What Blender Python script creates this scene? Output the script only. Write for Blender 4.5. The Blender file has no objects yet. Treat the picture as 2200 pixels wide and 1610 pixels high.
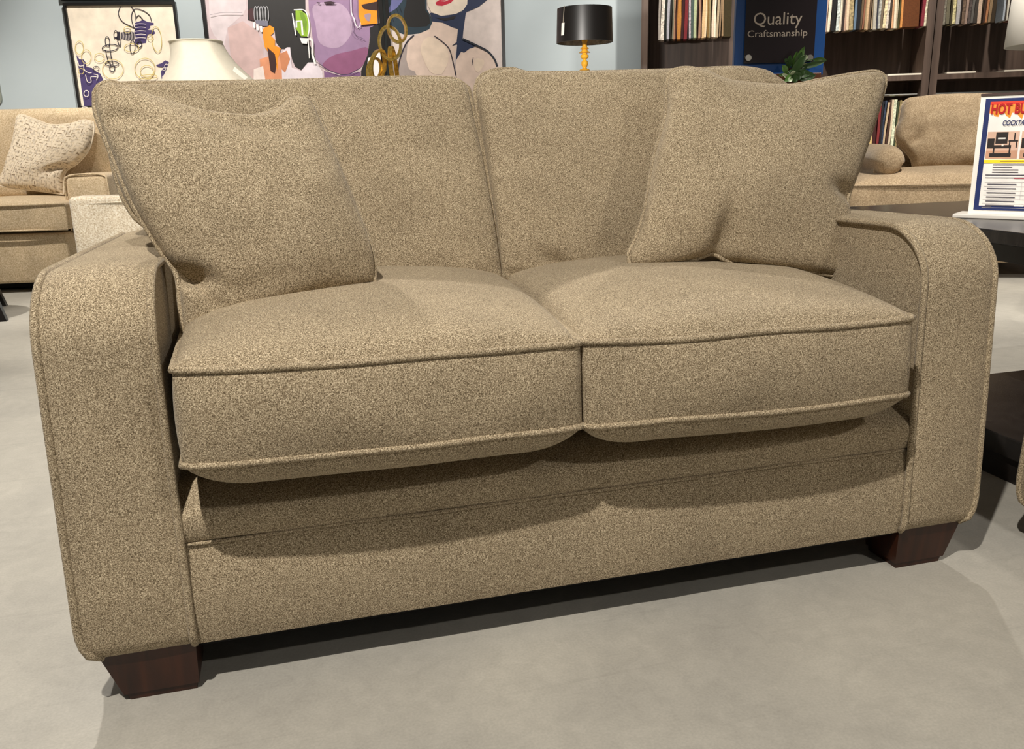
import bpy, bmesh, math, random
from mathutils import Vector, Matrix, noise
from mathutils.geometry import tessellate_polygon
random.seed(7)
C = bpy.context.scene.collection
PI = math.pi

# ------------------------------------------------------------------ camera model
F_PX = 1850.713
CAM = Vector((0.354, -1.301, 0.855))
RM = [Vector((0.964921, -0.261413, -0.024308)),     # image right
      Vector((-0.091683, -0.248757, -0.964217)),    # image down
      Vector((0.246012, 0.932622, -0.263998))]      # forward
FH = Vector((RM[2].x, RM[2].y, 0)).normalized()
RH = Vector((FH.y, -FH.x, 0))
def ray(px, py):
    return RM[0]*((px-1100)/F_PX) + RM[1]*((py-805)/F_PX) + RM[2]
def hit(px, py, p0, n):
    d = ray(px, py); return CAM + d*((p0-CAM).dot(n)/d.dot(n))
def PZ(px, py, z): return hit(px, py, Vector((0, 0, z)), Vector((0, 0, 1)))
def PY(px, py, y): return hit(px, py, Vector((0, y, 0)), Vector((0, 1, 0)))
def PB(px, py, b): return hit(px, py, CAM+FH*b, FH)
class Frame:
    """upright frame: a along the wall, b away from the viewer, z up"""
    def __init__(s, origin, az):
        t = math.radians(az); s.o = Vector((origin.x, origin.y, 0))
        s.u = Vector((math.cos(t), math.sin(t), 0)); s.v = Vector((-math.sin(t), math.cos(t), 0)); s.az = t
    def P(s, a, b, z): return s.o + s.u*a + s.v*b + Vector((0, 0, z))
    def H(s, px, py, b=0.0):
        w = hit(px, py, s.o+s.v*b, s.v); d = w-s.o; return d.dot(s.u), w.z

# ------------------------------------------------------------------ materials
def lin(c):
    return tuple((x/255/12.92 if x/255 <= .04045 else ((x/255+.055)/1.055)**2.4) for x in c)
_m = {}
def mat(name, rgb, rough=.6, metal=0.0, noise_amt=.0, noise_scale=20, spec=.5, bump=0.0):
    if name in _m: return _m[name]
    m = bpy.data.materials.new(name); m.use_nodes = True; nt = m.node_tree; b = nt.nodes['Principled BSDF']
    c = lin(rgb); b.inputs['Base Color'].default_value = (*c, 1)
    b.inputs['Roughness'].default_value = rough; b.inputs['Metallic'].default_value = metal
    b.inputs['Specular IOR Level'].default_value = spec
    if noise_amt > 0 or bump > 0:
        tc = nt.nodes.new('ShaderNodeTexCoord'); n = nt.nodes.new('ShaderNodeTexNoise')
        n.inputs['Scale'].default_value = noise_scale; n.inputs['Detail'].default_value = 5
        nt.links.new(tc.outputs['Object'], n.inputs['Vector'])
        r = nt.nodes.new('ShaderNodeValToRGB')
        r.color_ramp.elements[0].position = .3; r.color_ramp.elements[1].position = .7
        r.color_ramp.elements[0].color = (*[x*(1-noise_amt) for x in c], 1)
        r.color_ramp.elements[1].color = (*[min(1, x*(1+noise_amt)) for x in c], 1)
        nt.links.new(n.outputs['Fac'], r.inputs['Fac']); nt.links.new(r.outputs['Color'], b.inputs['Base Color'])
        if bump > 0:
            bp = nt.nodes.new('ShaderNodeBump'); bp.inputs['Strength'].default_value = bump; bp.inputs['Distance'].default_value = .003
            nt.links.new(n.outputs['Fac'], bp.inputs['Height']); nt.links.new(bp.outputs['Normal'], b.inputs['Normal'])
    _m[name] = m; return m

def fabric(name, dark, mid, light, scale=330, bump=.5, sheen=.25, big=.12):
    m = bpy.data.materials.new(name); m.use_nodes = True; nt = m.node_tree; N = nt.nodes; L = nt.links
    b = N['Principled BSDF']; b.inputs['Roughness'].default_value = .95; b.inputs['Specular IOR Level'].default_value = .15
    b.inputs['Sheen Weight'].default_value = sheen; b.inputs['Sheen Roughness'].default_value = .5
    tc = N.new('ShaderNodeTexCoord')
    n1 = N.new('ShaderNodeTexNoise'); n1.inputs['Scale'].default_value = scale; n1.inputs['Detail'].default_value = 1.5; n1.inputs['Roughness'].default_value = .55
    n1.inputs['Distortion'].default_value = .6
    L.new(tc.outputs['Object'], n1.inputs['Vector'])
    r = N.new('ShaderNodeValToRGB'); e = r.color_ramp.elements
    e[0].position = .33; e[0].color = (*lin(dark), 1); e[1].position = .68; e[1].color = (*lin(light), 1)
    k = e.new(.5); k.color = (*lin(mid), 1)
    L.new(n1.outputs['Fac'], r.inputs['Fac'])
    n2 = N.new('ShaderNodeTexNoise'); n2.inputs['Scale'].default_value = 7; n2.inputs['Detail'].default_value = 3
    L.new(tc.outputs['Object'], n2.inputs['Vector'])
    mr = N.new('ShaderNodeMapRange'); mr.inputs['From Min'].default_value = .3; mr.inputs['From Max'].default_value = .7
    mr.inputs['To Min'].default_value = 1-big; mr.inputs['To Max'].default_value = 1+big
    L.new(n2.outputs['Fac'], mr.inputs['Value'])
    mx = N.new('ShaderNodeMix'); mx.data_type = 'RGBA'; mx.blend_type = 'MULTIPLY'; mx.inputs['Factor'].default_value = 1
    L.new(r.outputs['Color'], mx.inputs['A']); L.new(mr.outputs['Result'], mx.inputs['B'])
    L.new(mx.outputs['Result'], b.inputs['Base Color'])
    bp = N.new('ShaderNodeBump'); bp.inputs['Strength'].default_value = bump; bp.inputs['Distance'].default_value = .0012
    L.new(n1.outputs['Fac'], bp.inputs['Height']); L.new(bp.outputs['Normal'], b.inputs['Normal'])
    return m

FAB = fabric('taupe_chenille', (88, 75, 56), (152, 136, 110), (215, 200, 171), 640, .5, .12, .08)
CREAM = fabric('cream_upholstery', (180, 158, 124), (204, 182, 148), (224, 206, 176), 160, .3)
BEIGE = fabric('beige_upholstery', (148, 128, 100), (174, 152, 122), (198, 178, 148), 170, .3)
BOUCLE = fabric('boucle', (196, 178, 150), (228, 214, 190), (248, 240, 222), 150, .6)

def tweed():
    m = bpy.data.materials.new('woven_tweed'); m.use_nodes = True; nt = m.node_tree; N = nt.nodes; L = nt.links
    b = N['Principled BSDF']; b.inputs['Roughness'].default_value = .95
    tc = N.new('ShaderNodeTexCoord'); mp = N.new('ShaderNodeMapping'); mp.inputs['Rotation'].default_value = (0, 0, .12)
    L.new(tc.outputs['UV'], mp.inputs['Vector'])
    cols = []
    for sc, rot in ((6, 0), (7, PI/2)):
        mp2 = N.new('ShaderNodeMapping'); mp2.inputs['Rotation'].default_value = (0, 0, rot+.1); L.new(tc.outputs['UV'], mp2.inputs['Vector'])
        br = N.new('ShaderNodeTexBrick'); br.inputs['Scale'].default_value = sc
        br.inputs['Color1'].default_value = (*lin((214, 196, 166)), 1); br.inputs['Color2'].default_value = (*lin((104, 78, 48)), 1)
        br.inputs['Mortar'].default_value = (*lin((225, 210, 186)), 1); br.inputs['Mortar Size'].default_value = .09; br.inputs['Bias'].default_value = -.1
        L.new(mp2.outputs['Vector'], br.inputs['Vector']); cols.append(br)
    n = N.new('ShaderNodeTexNoise'); n.inputs['Scale'].default_value = 16; L.new(tc.outputs['UV'], n.inputs['Vector'])
    r = N.new('ShaderNodeValToRGB'); r.color_ramp.elements[0].position = .45; r.color_ramp.elements[1].position = .55
    L.new(n.outputs['Fac'], r.inputs['Fac'])
    mx = N.new('ShaderNodeMix'); mx.data_type = 'RGBA'
    L.new(r.outputs['Color'], mx.inputs['Factor']); L.new(cols[0].outputs['Color'], mx.inputs['A']); L.new(cols[1].outputs['Color'], mx.inputs['B'])
    mu = N.new('ShaderNodeMix'); mu.data_type = 'RGBA'; mu.blend_type = 'MULTIPLY'; mu.inputs['Factor'].default_value = .4
    n3 = N.new('ShaderNodeTexNoise'); n3.inputs['Scale'].default_value = 24; L.new(tc.outputs['UV'], n3.inputs['Vector'])
    r3 = N.new('ShaderNodeValToRGB'); r3.color_ramp.elements[0].position = .38; r3.color_ramp.elements[1].position = .5
    r3.color_ramp.elements[0].color = (.35, .32, .33, 1)
    L.new(n3.outputs['Fac'], r3.inputs['Fac']); L.new(mx.outputs['Result'], mu.inputs['A']); L.new(r3.outputs['Color'], mu.inputs['B'])
    L.new(mu.outputs['Result'], b.inputs['Base Color'])
    return m

def concrete():
    m = bpy.data.materials.new('polished_concrete'); m.use_nodes = True; nt = m.node_tree; N = nt.nodes; L = nt.links
    b = N['Principled BSDF']; b.inputs['Specular IOR Level'].default_value = .35
    tc = N.new('ShaderNodeTexCoord')
    def nz(s, d, dist=0, vec=None):
        n = N.new('ShaderNodeTexNoise'); n.inputs['Scale'].default_value = s; n.inputs['Detail'].default_value = d; n.inputs['Distortion'].default_value = dist
        L.new(vec or tc.outputs['Object'], n.inputs['Vector']); return n
    a = nz(2.2, 8, .4); f = nz(220, 2); mid = nz(22, 6, 1.0)
    r = N.new('ShaderNodeValToRGB'); e = r.color_ramp.elements
    e[0].position = .3; e[0].color = (*lin((160, 157, 149)), 1); e[1].position = .72; e[1].color = (*lin((181, 177, 166)), 1)
    L.new(a.outputs['Fac'], r.inputs['Fac'])
    def mul(src, node, lo, hi, t0=.3, t1=.7):
        mr = N.new('ShaderNodeMapRange'); mr.inputs['From Min'].default_value = t0; mr.inputs['From Max'].default_value = t1
        mr.inputs['To Min'].default_value = lo; mr.inputs['To Max'].default_value = hi; L.new(node.outputs['Fac'], mr.inputs['Value'])
        mx = N.new('ShaderNodeMix'); mx.data_type = 'RGBA'; mx.blend_type = 'MULTIPLY'; mx.inputs['Factor'].default_value = 1
        L.new(src, mx.inputs['A']); L.new(mr.outputs['Result'], mx.inputs['B']); return mx.outputs['Result']
    c = mul(r.outputs['Color'], f, .93, 1.06); c = mul(c, mid, .93, 1.05)
    # fine trowel scratches
    mp = N.new('ShaderNodeMapping'); mp.inputs['Rotation'].default_value = (0, 0, .6); mp.inputs['Scale'].default_value = (1.2, 26, 1)
    L.new(tc.outputs['Object'], mp.inputs['Vector']); s = nz(1.6, 4, .5, mp.outputs['Vector'])
    c = mul(c, s, .90, 1.0, .28, .38)
    L.new(c, b.inputs['Base Color'])
    rr = N.new('ShaderNodeMapRange'); rr.inputs['To Min'].default_value = .38; rr.inputs['To Max'].default_value = .6
    L.new(a.outputs['Fac'], rr.inputs['Value']); L.new(rr.outputs['Result'], b.inputs['Roughness'])
    return m

def woodmat(name, c0, c1, scale=30, rough=.45, vertical=True):
    if name in _m: return _m[name]
    m = bpy.data.materials.new(name); m.use_nodes = True; nt = m.node_tree; N = nt.nodes; L = nt.links
    b = N['Principled BSDF']; b.inputs['Roughness'].default_value = rough
    tc = N.new('ShaderNodeTexCoord'); mp = N.new('ShaderNodeMapping')
    mp.inputs['Scale'].default_value = (1, 1, .06) if vertical else (.08, 1, 1)
    L.new(tc.outputs['Object'], mp.inputs['Vector'])
    n = N.new('ShaderNodeTexNoise'); n.inputs['Scale'].default_value = scale; n.inputs['Detail'].default_value = 6; n.inputs['Distortion'].default_value = .3
    L.new(mp.outputs['Vector'], n.inputs['Vector'])
    r = N.new('ShaderNodeValToRGB'); e = r.color_ramp.elements
    e[0].position = .35; e[0].color = (*lin(c0), 1); e[1].position = .68; e[1].color = (*lin(c1), 1)
    L.new(n.outputs['Fac'], r.inputs['Fac']); L.new(r.outputs['Color'], b.inputs['Base Color'])
    _m[name] = m; return m

LEGWOOD = woodmat('mahogany_leg', (36, 15, 6), (62, 29, 13), 45, .4)
SHELFWOOD = woodmat('dark_walnut', (72, 57, 48), (98, 80, 69), 26, .5)
BLACKWOOD = woodmat('espresso_black', (20, 17, 16), (32, 28, 26), 30, .3)
BLACK = mat('black_frame', (18, 16, 15), .4)
DARKVOID = mat('black_cloth_and_shade', (8, 7, 7), .9)

# ------------------------------------------------------------------ objects
def thing(name, label, cat, loc, group=None):
    o = bpy.data.objects.new(name, None); C.objects.link(o); o.location = loc; o.empty_display_size = .05
    o['label'] = label; o['category'] = cat
    if group: o['group'] = group
    return o
_root = {}
def origin_of(p):
    w = Vector((0, 0, 0))
    while p is not None: w = w + p.location; p = p.parent
    return w
class MB:
    def __init__(s): s.v = []; s.f = []; s.mi = []; s.m = 0; s.uv = None
    def face(s, idx): s.f.append(tuple(idx)); s.mi.append(s.m)
    def poly(s, pts):
        i = len(s.v); s.v += [Vector(p) for p in pts]; s.face(range(i, i+len(pts)))
    def grid(s, rows, cu=False, cv=False):
        n = len(rows); m = len(rows[0]); i0 = len(s.v)
        for r in rows: s.v += [Vector(p) for p in r]
        for a in range(n if cu else n-1):
            for b in range(m if cv else m-1):
                a2 = (a+1) % n; b2 = (b+1) % m
                s.face((i0+a*m+b, i0+a*m+b2, i0+a2*m+b2, i0+a2*m+b))
    def hexa(s, p):     # 8 points: bottom 4 ccw, top 4 ccw
        i = len(s.v); s.v += [Vector(q) for q in p]
        for q in ((3, 2, 1, 0), (4, 5, 6, 7), (0, 1, 5, 4), (1, 2, 6, 5), (2, 3, 7, 6), (3, 0, 4, 7)): s.face([i+k for k in q])
    def box(s, fr, a0, a1, b0, b1, z0, z1):
        P = fr.P
        s.hexa([P(a0, b0, z0), P(a1, b0, z0), P(a1, b1, z0), P(a0, b1, z0), P(a0, b0, z1), P(a1, b0, z1), P(a1, b1, z1), P(a0, b1, z1)])
    def tube(s, pts, r, n=8, closed=False, cap=True):
        pts = [Vector(p) for p in pts]; m = len(pts); rows = []
        up = None
        for i, p in enumerate(pts):
            if closed: t = pts[(i+1) % m]-pts[i-1]
            else: t = pts[min(i+1, m-1)]-pts[max(i-1, 0)]
            if t.length < 1e-9: t = Vector((0, 0, 1))
            t.normalize()
            if up is None:
                up = Vector((0, 0, 1)) if abs(t.z) < .9 else Vector((1, 0, 0))
            up = (up - t*up.dot(t))
            if up.length < 1e-6: up = t.orthogonal()
            up.normalize(); sd = t.cross(up)
            rr = r[i] if isinstance(r, (list, tuple)) else r
            rows.append([p + up*math.cos(2*PI*k/n)*rr + sd*math.sin(2*PI*k/n)*rr for k in range(n)])
        i0 = len(s.v); s.grid(rows, cu=closed, cv=True)
        if not closed and cap:
            s.face([i0+k for k in range(n)][::-1]); s.face([i0+(m-1)*n+k for k in range(n)])
    def lathe(s, cx, cy, prof, n=32, closed=False):
        rows = [[Vector((cx+r*math.cos(2*PI*k/n), cy+r*math.sin(2*PI*k/n), z)) for k in range(n)] for r, z in prof]
        s.grid(rows, cu=closed, cv=True)
    def build(s, name, mats, parent=None, smooth=False, bevel=0, origin=None, weld=True, angle=None):
        if not isinstance(mats, (list, tuple)): mats = [mats]
        o0 = origin if origin is not None else (origin_of(parent) if parent else Vector((0, 0, 0)))
        me = bpy.data.meshes.new(name)
        me.from_pydata([tuple(v-o0) for v in s.v], [], s.f)
        for m in mats: me.materials.append(m)
        for p, k in zip(me.polygons, s.mi): p.material_index = k
        if s.uv:
            ul = me.uv_layers.new(name='UVMap')
            for l in me.loops: ul.data[l.index].uv = s.uv[l.vertex_index]
        bm = bmesh.new(); bm.from_mesh(me)
        if weld: bmesh.ops.remove_doubles(bm, verts=bm.verts, dist=1e-5)
        bmesh.ops.recalc_face_normals(bm, faces=bm.faces)
        if bevel:
            ed = [e for e in bm.edges if len(e.link_faces) == 2 and e.calc_face_angle(0) > .5]
            bmesh.ops.bevel(bm, geom=ed, offset=bevel, segments=3, affect='EDGES', profile=.5)
        bm.to_mesh(me); bm.free()
        if smooth:
            for p in me.polygons: p.use_smooth = True
            if angle: 
                try: me.set_sharp_from_angle(angle=angle)
                except Exception: pass
        o = bpy.data.objects.new(name, me); C.objects.link(o)
        if parent: o.parent = parent
        if origin is not None and not parent: o.location = origin
        return o
def tag(o, label, cat, group=None):
    o['label'] = label; o['category'] = cat
    if group: o['group'] = group
    return o
def struct(o): o['kind'] = 'structure'; return o

def catmull(pts, n, closed=False):
    pts = [Vector(p) for p in pts]; m = len(pts)
    if m == 2 and not closed:
        return [pts[0].lerp(pts[1], i/(n-1)) for i in range(n)]
    dense = []
    segs = m if closed else m-1
    for i in range(segs):
        if closed: p0, p1, p2, p3 = pts[i-1], pts[i], pts[(i+1) % m], pts[(i+2) % m]
        else:
            p1, p2 = pts[i], pts[i+1]; p0 = pts[i-1] if i else p1*2-p2; p3 = pts[i+2] if i+2 < m else p2*2-p1
        for k in range(16):
            t = k/16
            dense.append(.5*((2*p1)+(p2-p0)*t+(2*p0-5*p1+4*p2-p3)*t*t+(3*p1-p0-3*p2+p3)*t**3))
    dense.append(pts[0].copy() if closed else pts[-1].copy())
    L = [0]
    for a, b in zip(dense, dense[1:]): L.append(L[-1]+(b-a).length)
    out = []; j = 0
    cnt = n if not closed else n+1
    for i in range(cnt):
        t = L[-1]*i/(cnt-1)
        while j < len(L)-2 and L[j+1] < t: j += 1
        d = L[j+1]-L[j]; k = 0 if d < 1e-12 else (t-L[j])/d
        out.append(dense[j].lerp(dense[j+1], min(1, max(0, k))))
    return out[:-1] if closed else out

# ------------------------------------------------------------------ pillow builder (Coons patch + puffed faces)
def pillow(name, top, left, right, bottom, tf, tb, mats, parent=None, ex=.45, exb=None, n=56, creases=(), pipe=.0045,
           wob=.004, pipe_name='piping', origin=None, seed=0.0, uv=False, label=None):
    exb = exb or ex
    T = catmull(top, n); B = catmull(bottom, n); Lf = catmull(left, n); R = catmull(right, n)
    S = []
    for j in range(n):
        v = j/(n-1); row = []
        for i in range(n):
            u = i/(n-1)
            p = T[i]*(1-v)+B[i]*v + Lf[j]*(1-u)+R[j]*u - (T[0]*(1-u)*(1-v)+T[-1]*u*(1-v)+B[0]*(1-u)*v+B[-1]*u*v)
            row.append(p)
        S.append(row)
    nn = Vector((0, 0, 0))
    nn = (T[-1]-B[0]).cross(T[0]-B[-1])
    mid = S[n//2][n//2]
    if nn.dot(CAM-mid) < 0: nn = -nn
    nn.normalize()
    def prof(u, v, e):
        a = max(0, 1-(2*u-1)**2); b = max(0, 1-(2*v-1)**2)
        return (a*b)**e
    fr = []; bk = []
    for j in range(n):
        v = j/(n-1); rf = []; rb = []
        for i in range(n):
            u = i/(n-1); p = S[j][i]; h = prof(u, v, ex); d = tf*h
            w = noise.noise(Vector((u*4+seed, v*4, seed)))*1.0 + noise.noise(Vector((u*9+seed, v*9, seed+5)))*.4
            d += w*wob*min(1, h*2)
            for (cu, cv, ang, ln, wd, dp) in creases:
                du, dv = u-cu, v-cv
                s_ = du*math.cos(ang)+dv*math.sin(ang); t_ = -du*math.sin(ang)+dv*math.cos(ang)
                d -= dp*math.exp(-(s_/ln)**2-(t_/wd)**2)*min(1, h*3)
            rf.append(p+nn*d); rb.append(p-nn*tb*prof(u, v, exb))
        fr.append(rf); bk.append(rb)
    mb = MB(); mb.grid(fr); mb.grid(bk)
    if uv: mb.uv = [(i/(n-1), 1-j/(n-1)) for j in range(n) for i in range(n)]*2
    o = mb.build(name, mats, parent, smooth=True, origin=origin, weld=not uv)
    if label: tag(o, *label)
    if pipe:
        pb = MB(); loop = T[:-1]+R[:-1]+B[::-1][:-1]+Lf[::-1][:-1]
        pb.tube(loop, pipe, 8, closed=True)
        pb.build(pipe_name, mats, o, smooth=True, origin=(origin_of(o)))
    return o

# ------------------------------------------------------------------ box cushion with crowned top and bottom
def box_cushion(name, corners_t, corners_b, crown, under, bulge, mats, parent, nx=64, ny=44, nz=10, front_wob=.004, seed=1.0, pipe=.0055, ct=.42, creases=()):
    """corners: FL, FR, BR, BL at the upper and lower welt"""
    Ct = [Vector(c) for c in corners_t]; Cb = [Vector(c) for c in corners_b]
    def bil(Q, u, v): return (Q[0]*(1-u)+Q[1]*u)*(1-v)+(Q[3]*(1-u)+Q[2]*u)*v
    def edge(u, v):     # plan rounding of the corners: pull outline in
        return u, v
    def wobble(u, k): return front_wob*noise.noise(Vector((u*3.2+seed, k, seed)))
    def weltpt(Q, u, v, k):
        p = bil(Q, u, v)
        # bowed front edge
        p = p + Vector((0, -1, 0))*(bulge*.55*max(0, 1-(2*u-1)**2)**.5*(1-v)**6)
        if v < .02: p.z += wobble(u, k)
        else: p.z += wobble(u, k)*(1-v)**4
        return p
    def surf(Q, u, v, h, k, e):
        p = weltpt(Q, u, v, k)
        a = max(0, 1-abs(2*u-1)**2.4); b = max(0, 1-abs(2*v-1)**2.2)
        p.z += h*(a*b)**e
        if h > 0: p.z += .006*noise.noise(Vector((u*3+seed, v*3, 2*seed)))*min(1, a*b*2)
        return p
    mb = MB()
    mb.grid([[surf(Ct, i/nx, j/ny, crown, 0, ct) for i in range(nx+1)] for j in range(ny+1)])
    def low(u, v):
        p = weltpt(Cb, u, v, 3); q = lambda t: math.sqrt(max(0, 1-(1-min(1, t))**2))
        p.z -= under*q(v/.08)*q((1-v)/.08)*q(u/.16)*q((1-u)/.16); return p
    mb.grid([[low(i/nx, (j/ny)**2.4) for i in range(nx+1)] for j in range(ny+1)])
    per = [(i/nx, 0) for i in range(nx)] + [(1, j/ny) for j in range(ny)] + [(1-i/nx, 1) for i in range(nx)] + [(0, 1-j/ny) for j in range(ny)]
    rows = []
    for k in range(nz+1):
        t = k/nz; row = []
        for (u, v) in per:
            p = weltpt(Cb, u, v, 3).lerp(weltpt(Ct, u, v, 0), t)
            b = bulge*.30*(1-(2*t-1)**2)
            if v == 0:
                dd = b*(max(0, 1-(2*u-1)**2)**.35) + .004*noise.noise(Vector((u*7, t*1.5, seed+9)))*(1-(2*t-1)**2)
                for (cu, w, dp) in creases: dd -= dp*math.exp(-((u-cu-.03*t)/w)**2)*math.sin(PI*t)
                p.y -= dd
            elif v == 1: p.y += b
            elif u == 0: p.x -= b*.4
            else: p.x += b*.4
            row.append(p)
        rows.append(row)
    mb.grid(rows, cv=True)
    o = mb.build(name, mats, parent, smooth=True)
    for Q, k in ((Ct, 0), (Cb, 3)):
        pb = MB(); pb.tube([weltpt(Q, u, v, k) for u, v in per], pipe, 8, closed=True)
        pb.build('piping', mats, o, smooth=True, origin=origin_of(o))
    return o

# ------------------------------------------------------------------ upholstered track arm
AW = 0.162; ZB = 0.088; ZA = 0.678; TILT = .027
def arm_profile(depth=.86, r=.10, zb=ZB, za=ZA):
    """front-to-top outline in (y, z): from bottom front up and over to the back"""
    pts = [(0.012, zb+.0), (0.002, zb+.012)]
    for i in range(1, 14): 
        z = zb+.012+(za-r-zb-.012)*i/13; pts.append((TILT*(z-zb), z))
    y0 = TILT*(za-r-zb); 
    for i in range(1, 15):
        t = PI/2*i/14; pts.append((y0+r*1.15*(1-math.cos(t)), za-r+r*math.sin(t)))
    for i in range(1, 12):
        k = i/11; pts.append((y0+r*1.15+(depth-y0-r*1.15-.02)*k, za-.012*k))
    pts += [(depth-.005, za-.02), (depth, za-.04)]
    return pts
def make_arm(parent, X0, X1, mats, tf=lambda p: p, outer_left=True, depth=.86, name='arm'):
    prof = arm_profile(depth); m = len(prof); nx = 14
    # resample evenly
    pr = catmull([Vector((0, a, b)) for a, b in prof], 90)
    mb = MB(); rows = []
    w = X1-X0
    def edge_x(k, side, z):      # rounded lower outer corner
        if z < ZB+.06:
            t = 1-(z-ZB)/.06; s = .028*(1-math.sqrt(max(0, 1-t*t)))
        else: s = 0
        return s
    outline = []
    for p in pr:
        row = []
        xo0 = X0 + (.013*(p.z/.66) if outer_left else 0) + (edge_x(0, 0, p.z) if outer_left and p.y < .05 else 0)
        xo1 = X1 - (.013*(p.z/.66) if not outer_left else 0) - (edge_x(0, 1, p.z) if (not outer_left) and p.y < .05 else 0)
        outline.append((xo0, xo1, p))
        for i in range(nx+1):
            u = i/nx; q = Vector((xo0+(xo1-xo0)*u, p.y, p.z))
            row.append(q)
        rows.append(row)
    # pad the band outward along its normal
    for k, row in enumerate(rows):
        a = pr[max(0, k-1)]; b = pr[min(len(pr)-1, k+1)]; t = (b-a).normalized(); nrm = Vector((0, -t.z, t.y))
        for i, q in enumerate(row):
            u = i/nx; h = .011*(1-(2*u-1)**2)**.6 * min(1, k/6)
            row[i] = q + nrm*h
    mb.grid(rows)
    # side panels: strips from outline to a spine
    for side in (0, 1):
        ring = [Vector((o[side], o[2].y, o[2].z)) for o in outline]
        spine = [Vector((o[side], min(depth, max(.12, o[2].y)), min(max(ZB, o[2].z-.0), ZA-.12) if o[2].y < .2 else ZA-.12)) for o in outline]
        # bottom/back closure
        sg = -1 if side == 0 else 1
        inner = [Vector((ring[k].x+sg*.004, spine[k].y, spine[k].z)) for k in range(len(ring))]
        mb.grid([ring, inner])
        # central panel
        xx = (X0 if side == 0 else X1)+sg*.004
        fl_ = [q for q in inner]; mb.grid([[Vector((q.x, q.y, q.z)) for q in fl_], [Vector((q.x, max(q.y, .12), ZB)) for q in fl_]])
    xa = X0+(.013 if outer_left else -.004); xb = X1-(.013 if not outer_left else -.004); mb.poly([Vector((xa, depth, ZB)), Vector((xb, depth, ZB)), Vector((xb, depth, ZA-.04)), Vector((xa, depth, ZA-.04))])
    mb.poly([Vector((X0+.01, .012, ZB)), Vector((X1-.01, .012, ZB)), Vector((X1, depth, ZB)), Vector((X0, depth, ZB))])
    mb.v = [tf(v) for v in mb.v]
    o = mb.build(name, mats, parent, smooth=True, angle=math.radians(50))
    for side in (0, 1):
        pb = MB(); pb.tube([tf(Vector((q[side]+(.002 if side else -.002), q[2].y, q[2].z))) for q in outline], .0066, 8)
        pb.build('piping', mats, o, smooth=True, origin=origin_of(o))
    return o

def block_leg(parent, x0, x1, y0, y1, z1, m, tf=lambda p: p, taper=.03, dirx=1, name='leg'):
    """square block foot, outer sides raked inward to a stepped toe"""
    mb = MB()
    def q(a0, a1, b0, b1, z): return [Vector((a0, b0, z)), Vector((a1, b0, z)), Vector((a1, b1, z)), Vector((a0, b1, z))]
    t0 = taper if dirx < 0 else .004; t1 = taper if dirx > 0 else .004
    top = q(x0, x1, y0-.006, y1, z1); low = q(x0+t0*.85, x1-t1*.85, y0, y1-.01, .012); low2 = q(x0+t0*.85+.004, x1-t1*.85-.004, y0+.003, y1-.013, .011); bot = q(x0+t0+.004, x1-t1-.004, y0+.003, y1-.014, 0)
    mb.v = [tf(v) for v in top+low+low2+bot]
    mb.face((0, 1, 2, 3))
    for k in range(3):
        for i in range(4): mb.face((4*k+i, 4*k+(i+1) % 4, 4*k+4+(i+1) % 4, 4*k+4+i))
    mb.face((12, 13, 14, 15))
    return mb.build(name, m, parent)

# ================================================================== LOVESEAT
W = 1.65
ls = thing('loveseat', 'taupe speckled chenille two-seat loveseat with track arms and dark wooden block feet', 'sofa', Vector((W/2, .42, 0)))
make_arm(ls, 0, AW, FAB, outer_left=True)
make_arm(ls, W-AW, W, FAB, outer_left=False)
# front rails
def rail(name, z0, z1, yf, top_round):
    mb = MB(); rows = []
    x0, x1 = AW-.004, W-AW+.004
    prof = []
    n = 14
    for i in range(n+1):
        t = i/n; z = z0+(z1-z0)*t
        prof.append((yf(t), z))
    for y, z in prof: rows.append([Vector((x0+(x1-x0)*i/30, y + .0025*noise.noise(Vector((i*.35, z*8, 3))), z)) for i in range(31)])
    rows.append([Vector((x0+(x1-x0)*i/30, .16, z1+(.004 if top_round else 0))) for i in range(31)])
    rows.append([Vector((x0+(x1-x0)*i/30, .16, z0)) for i in range(31)])
    mb.grid(rows, cu=True)
    return mb.build(name, FAB, ls, smooth=True, angle=math.radians(60))
ZS = .258
rail('lower_rail', ZB-.004, ZS, lambda t: .014+.004*t-.010*math.sin(PI*t)**.7, False)
rail('upper_rail', ZS, .343, lambda t: .018-.012*math.sin(PI*min(1, t*1.15))**.6+.05*max(0, t-.6)**1.3*3, True)
pb = MB(); pb.tube([Vector((AW+(W-2*AW)*i/40, .0155, ZS+.003*noise.noise(Vector((i*.2, 4, 1))))) for i in range(41)], .0035, 6)
pb.build('seam_piping', FAB, ls, smooth=True)
# deck, back frame
mb = MB(); fr0 = Frame(Vector((0, 0, 0)), 0)
mb.box(fr0, AW, W-AW, .14, .80, ZB, .338); mb.build('seat_deck', FAB, ls)
mb = MB(); mb.box(fr0, .11, W-.11, .74, .87, ZB, .80); mb.build('back_frame', FAB, ls, bevel=.02, smooth=True)
mb = MB(); mb.box(fr0, .03, W-.03, .03, .84, ZB-.016, ZB-.002); mb.build('dust_cover', DARKVOID, ls)
# legs
LM = LEGWOOD
block_leg(ls, .022, .165, .018, .12, ZB, LM, dirx=-1)
block_leg(ls, W-.165, W-.022, .018, .12, ZB, LM, dirx=1)
block_leg(ls, .022, .165, .74, .84, ZB, LM, dirx=-1)
block_leg(ls, W-.165, W-.022, .74, .84, ZB, LM, dirx=1)
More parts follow.
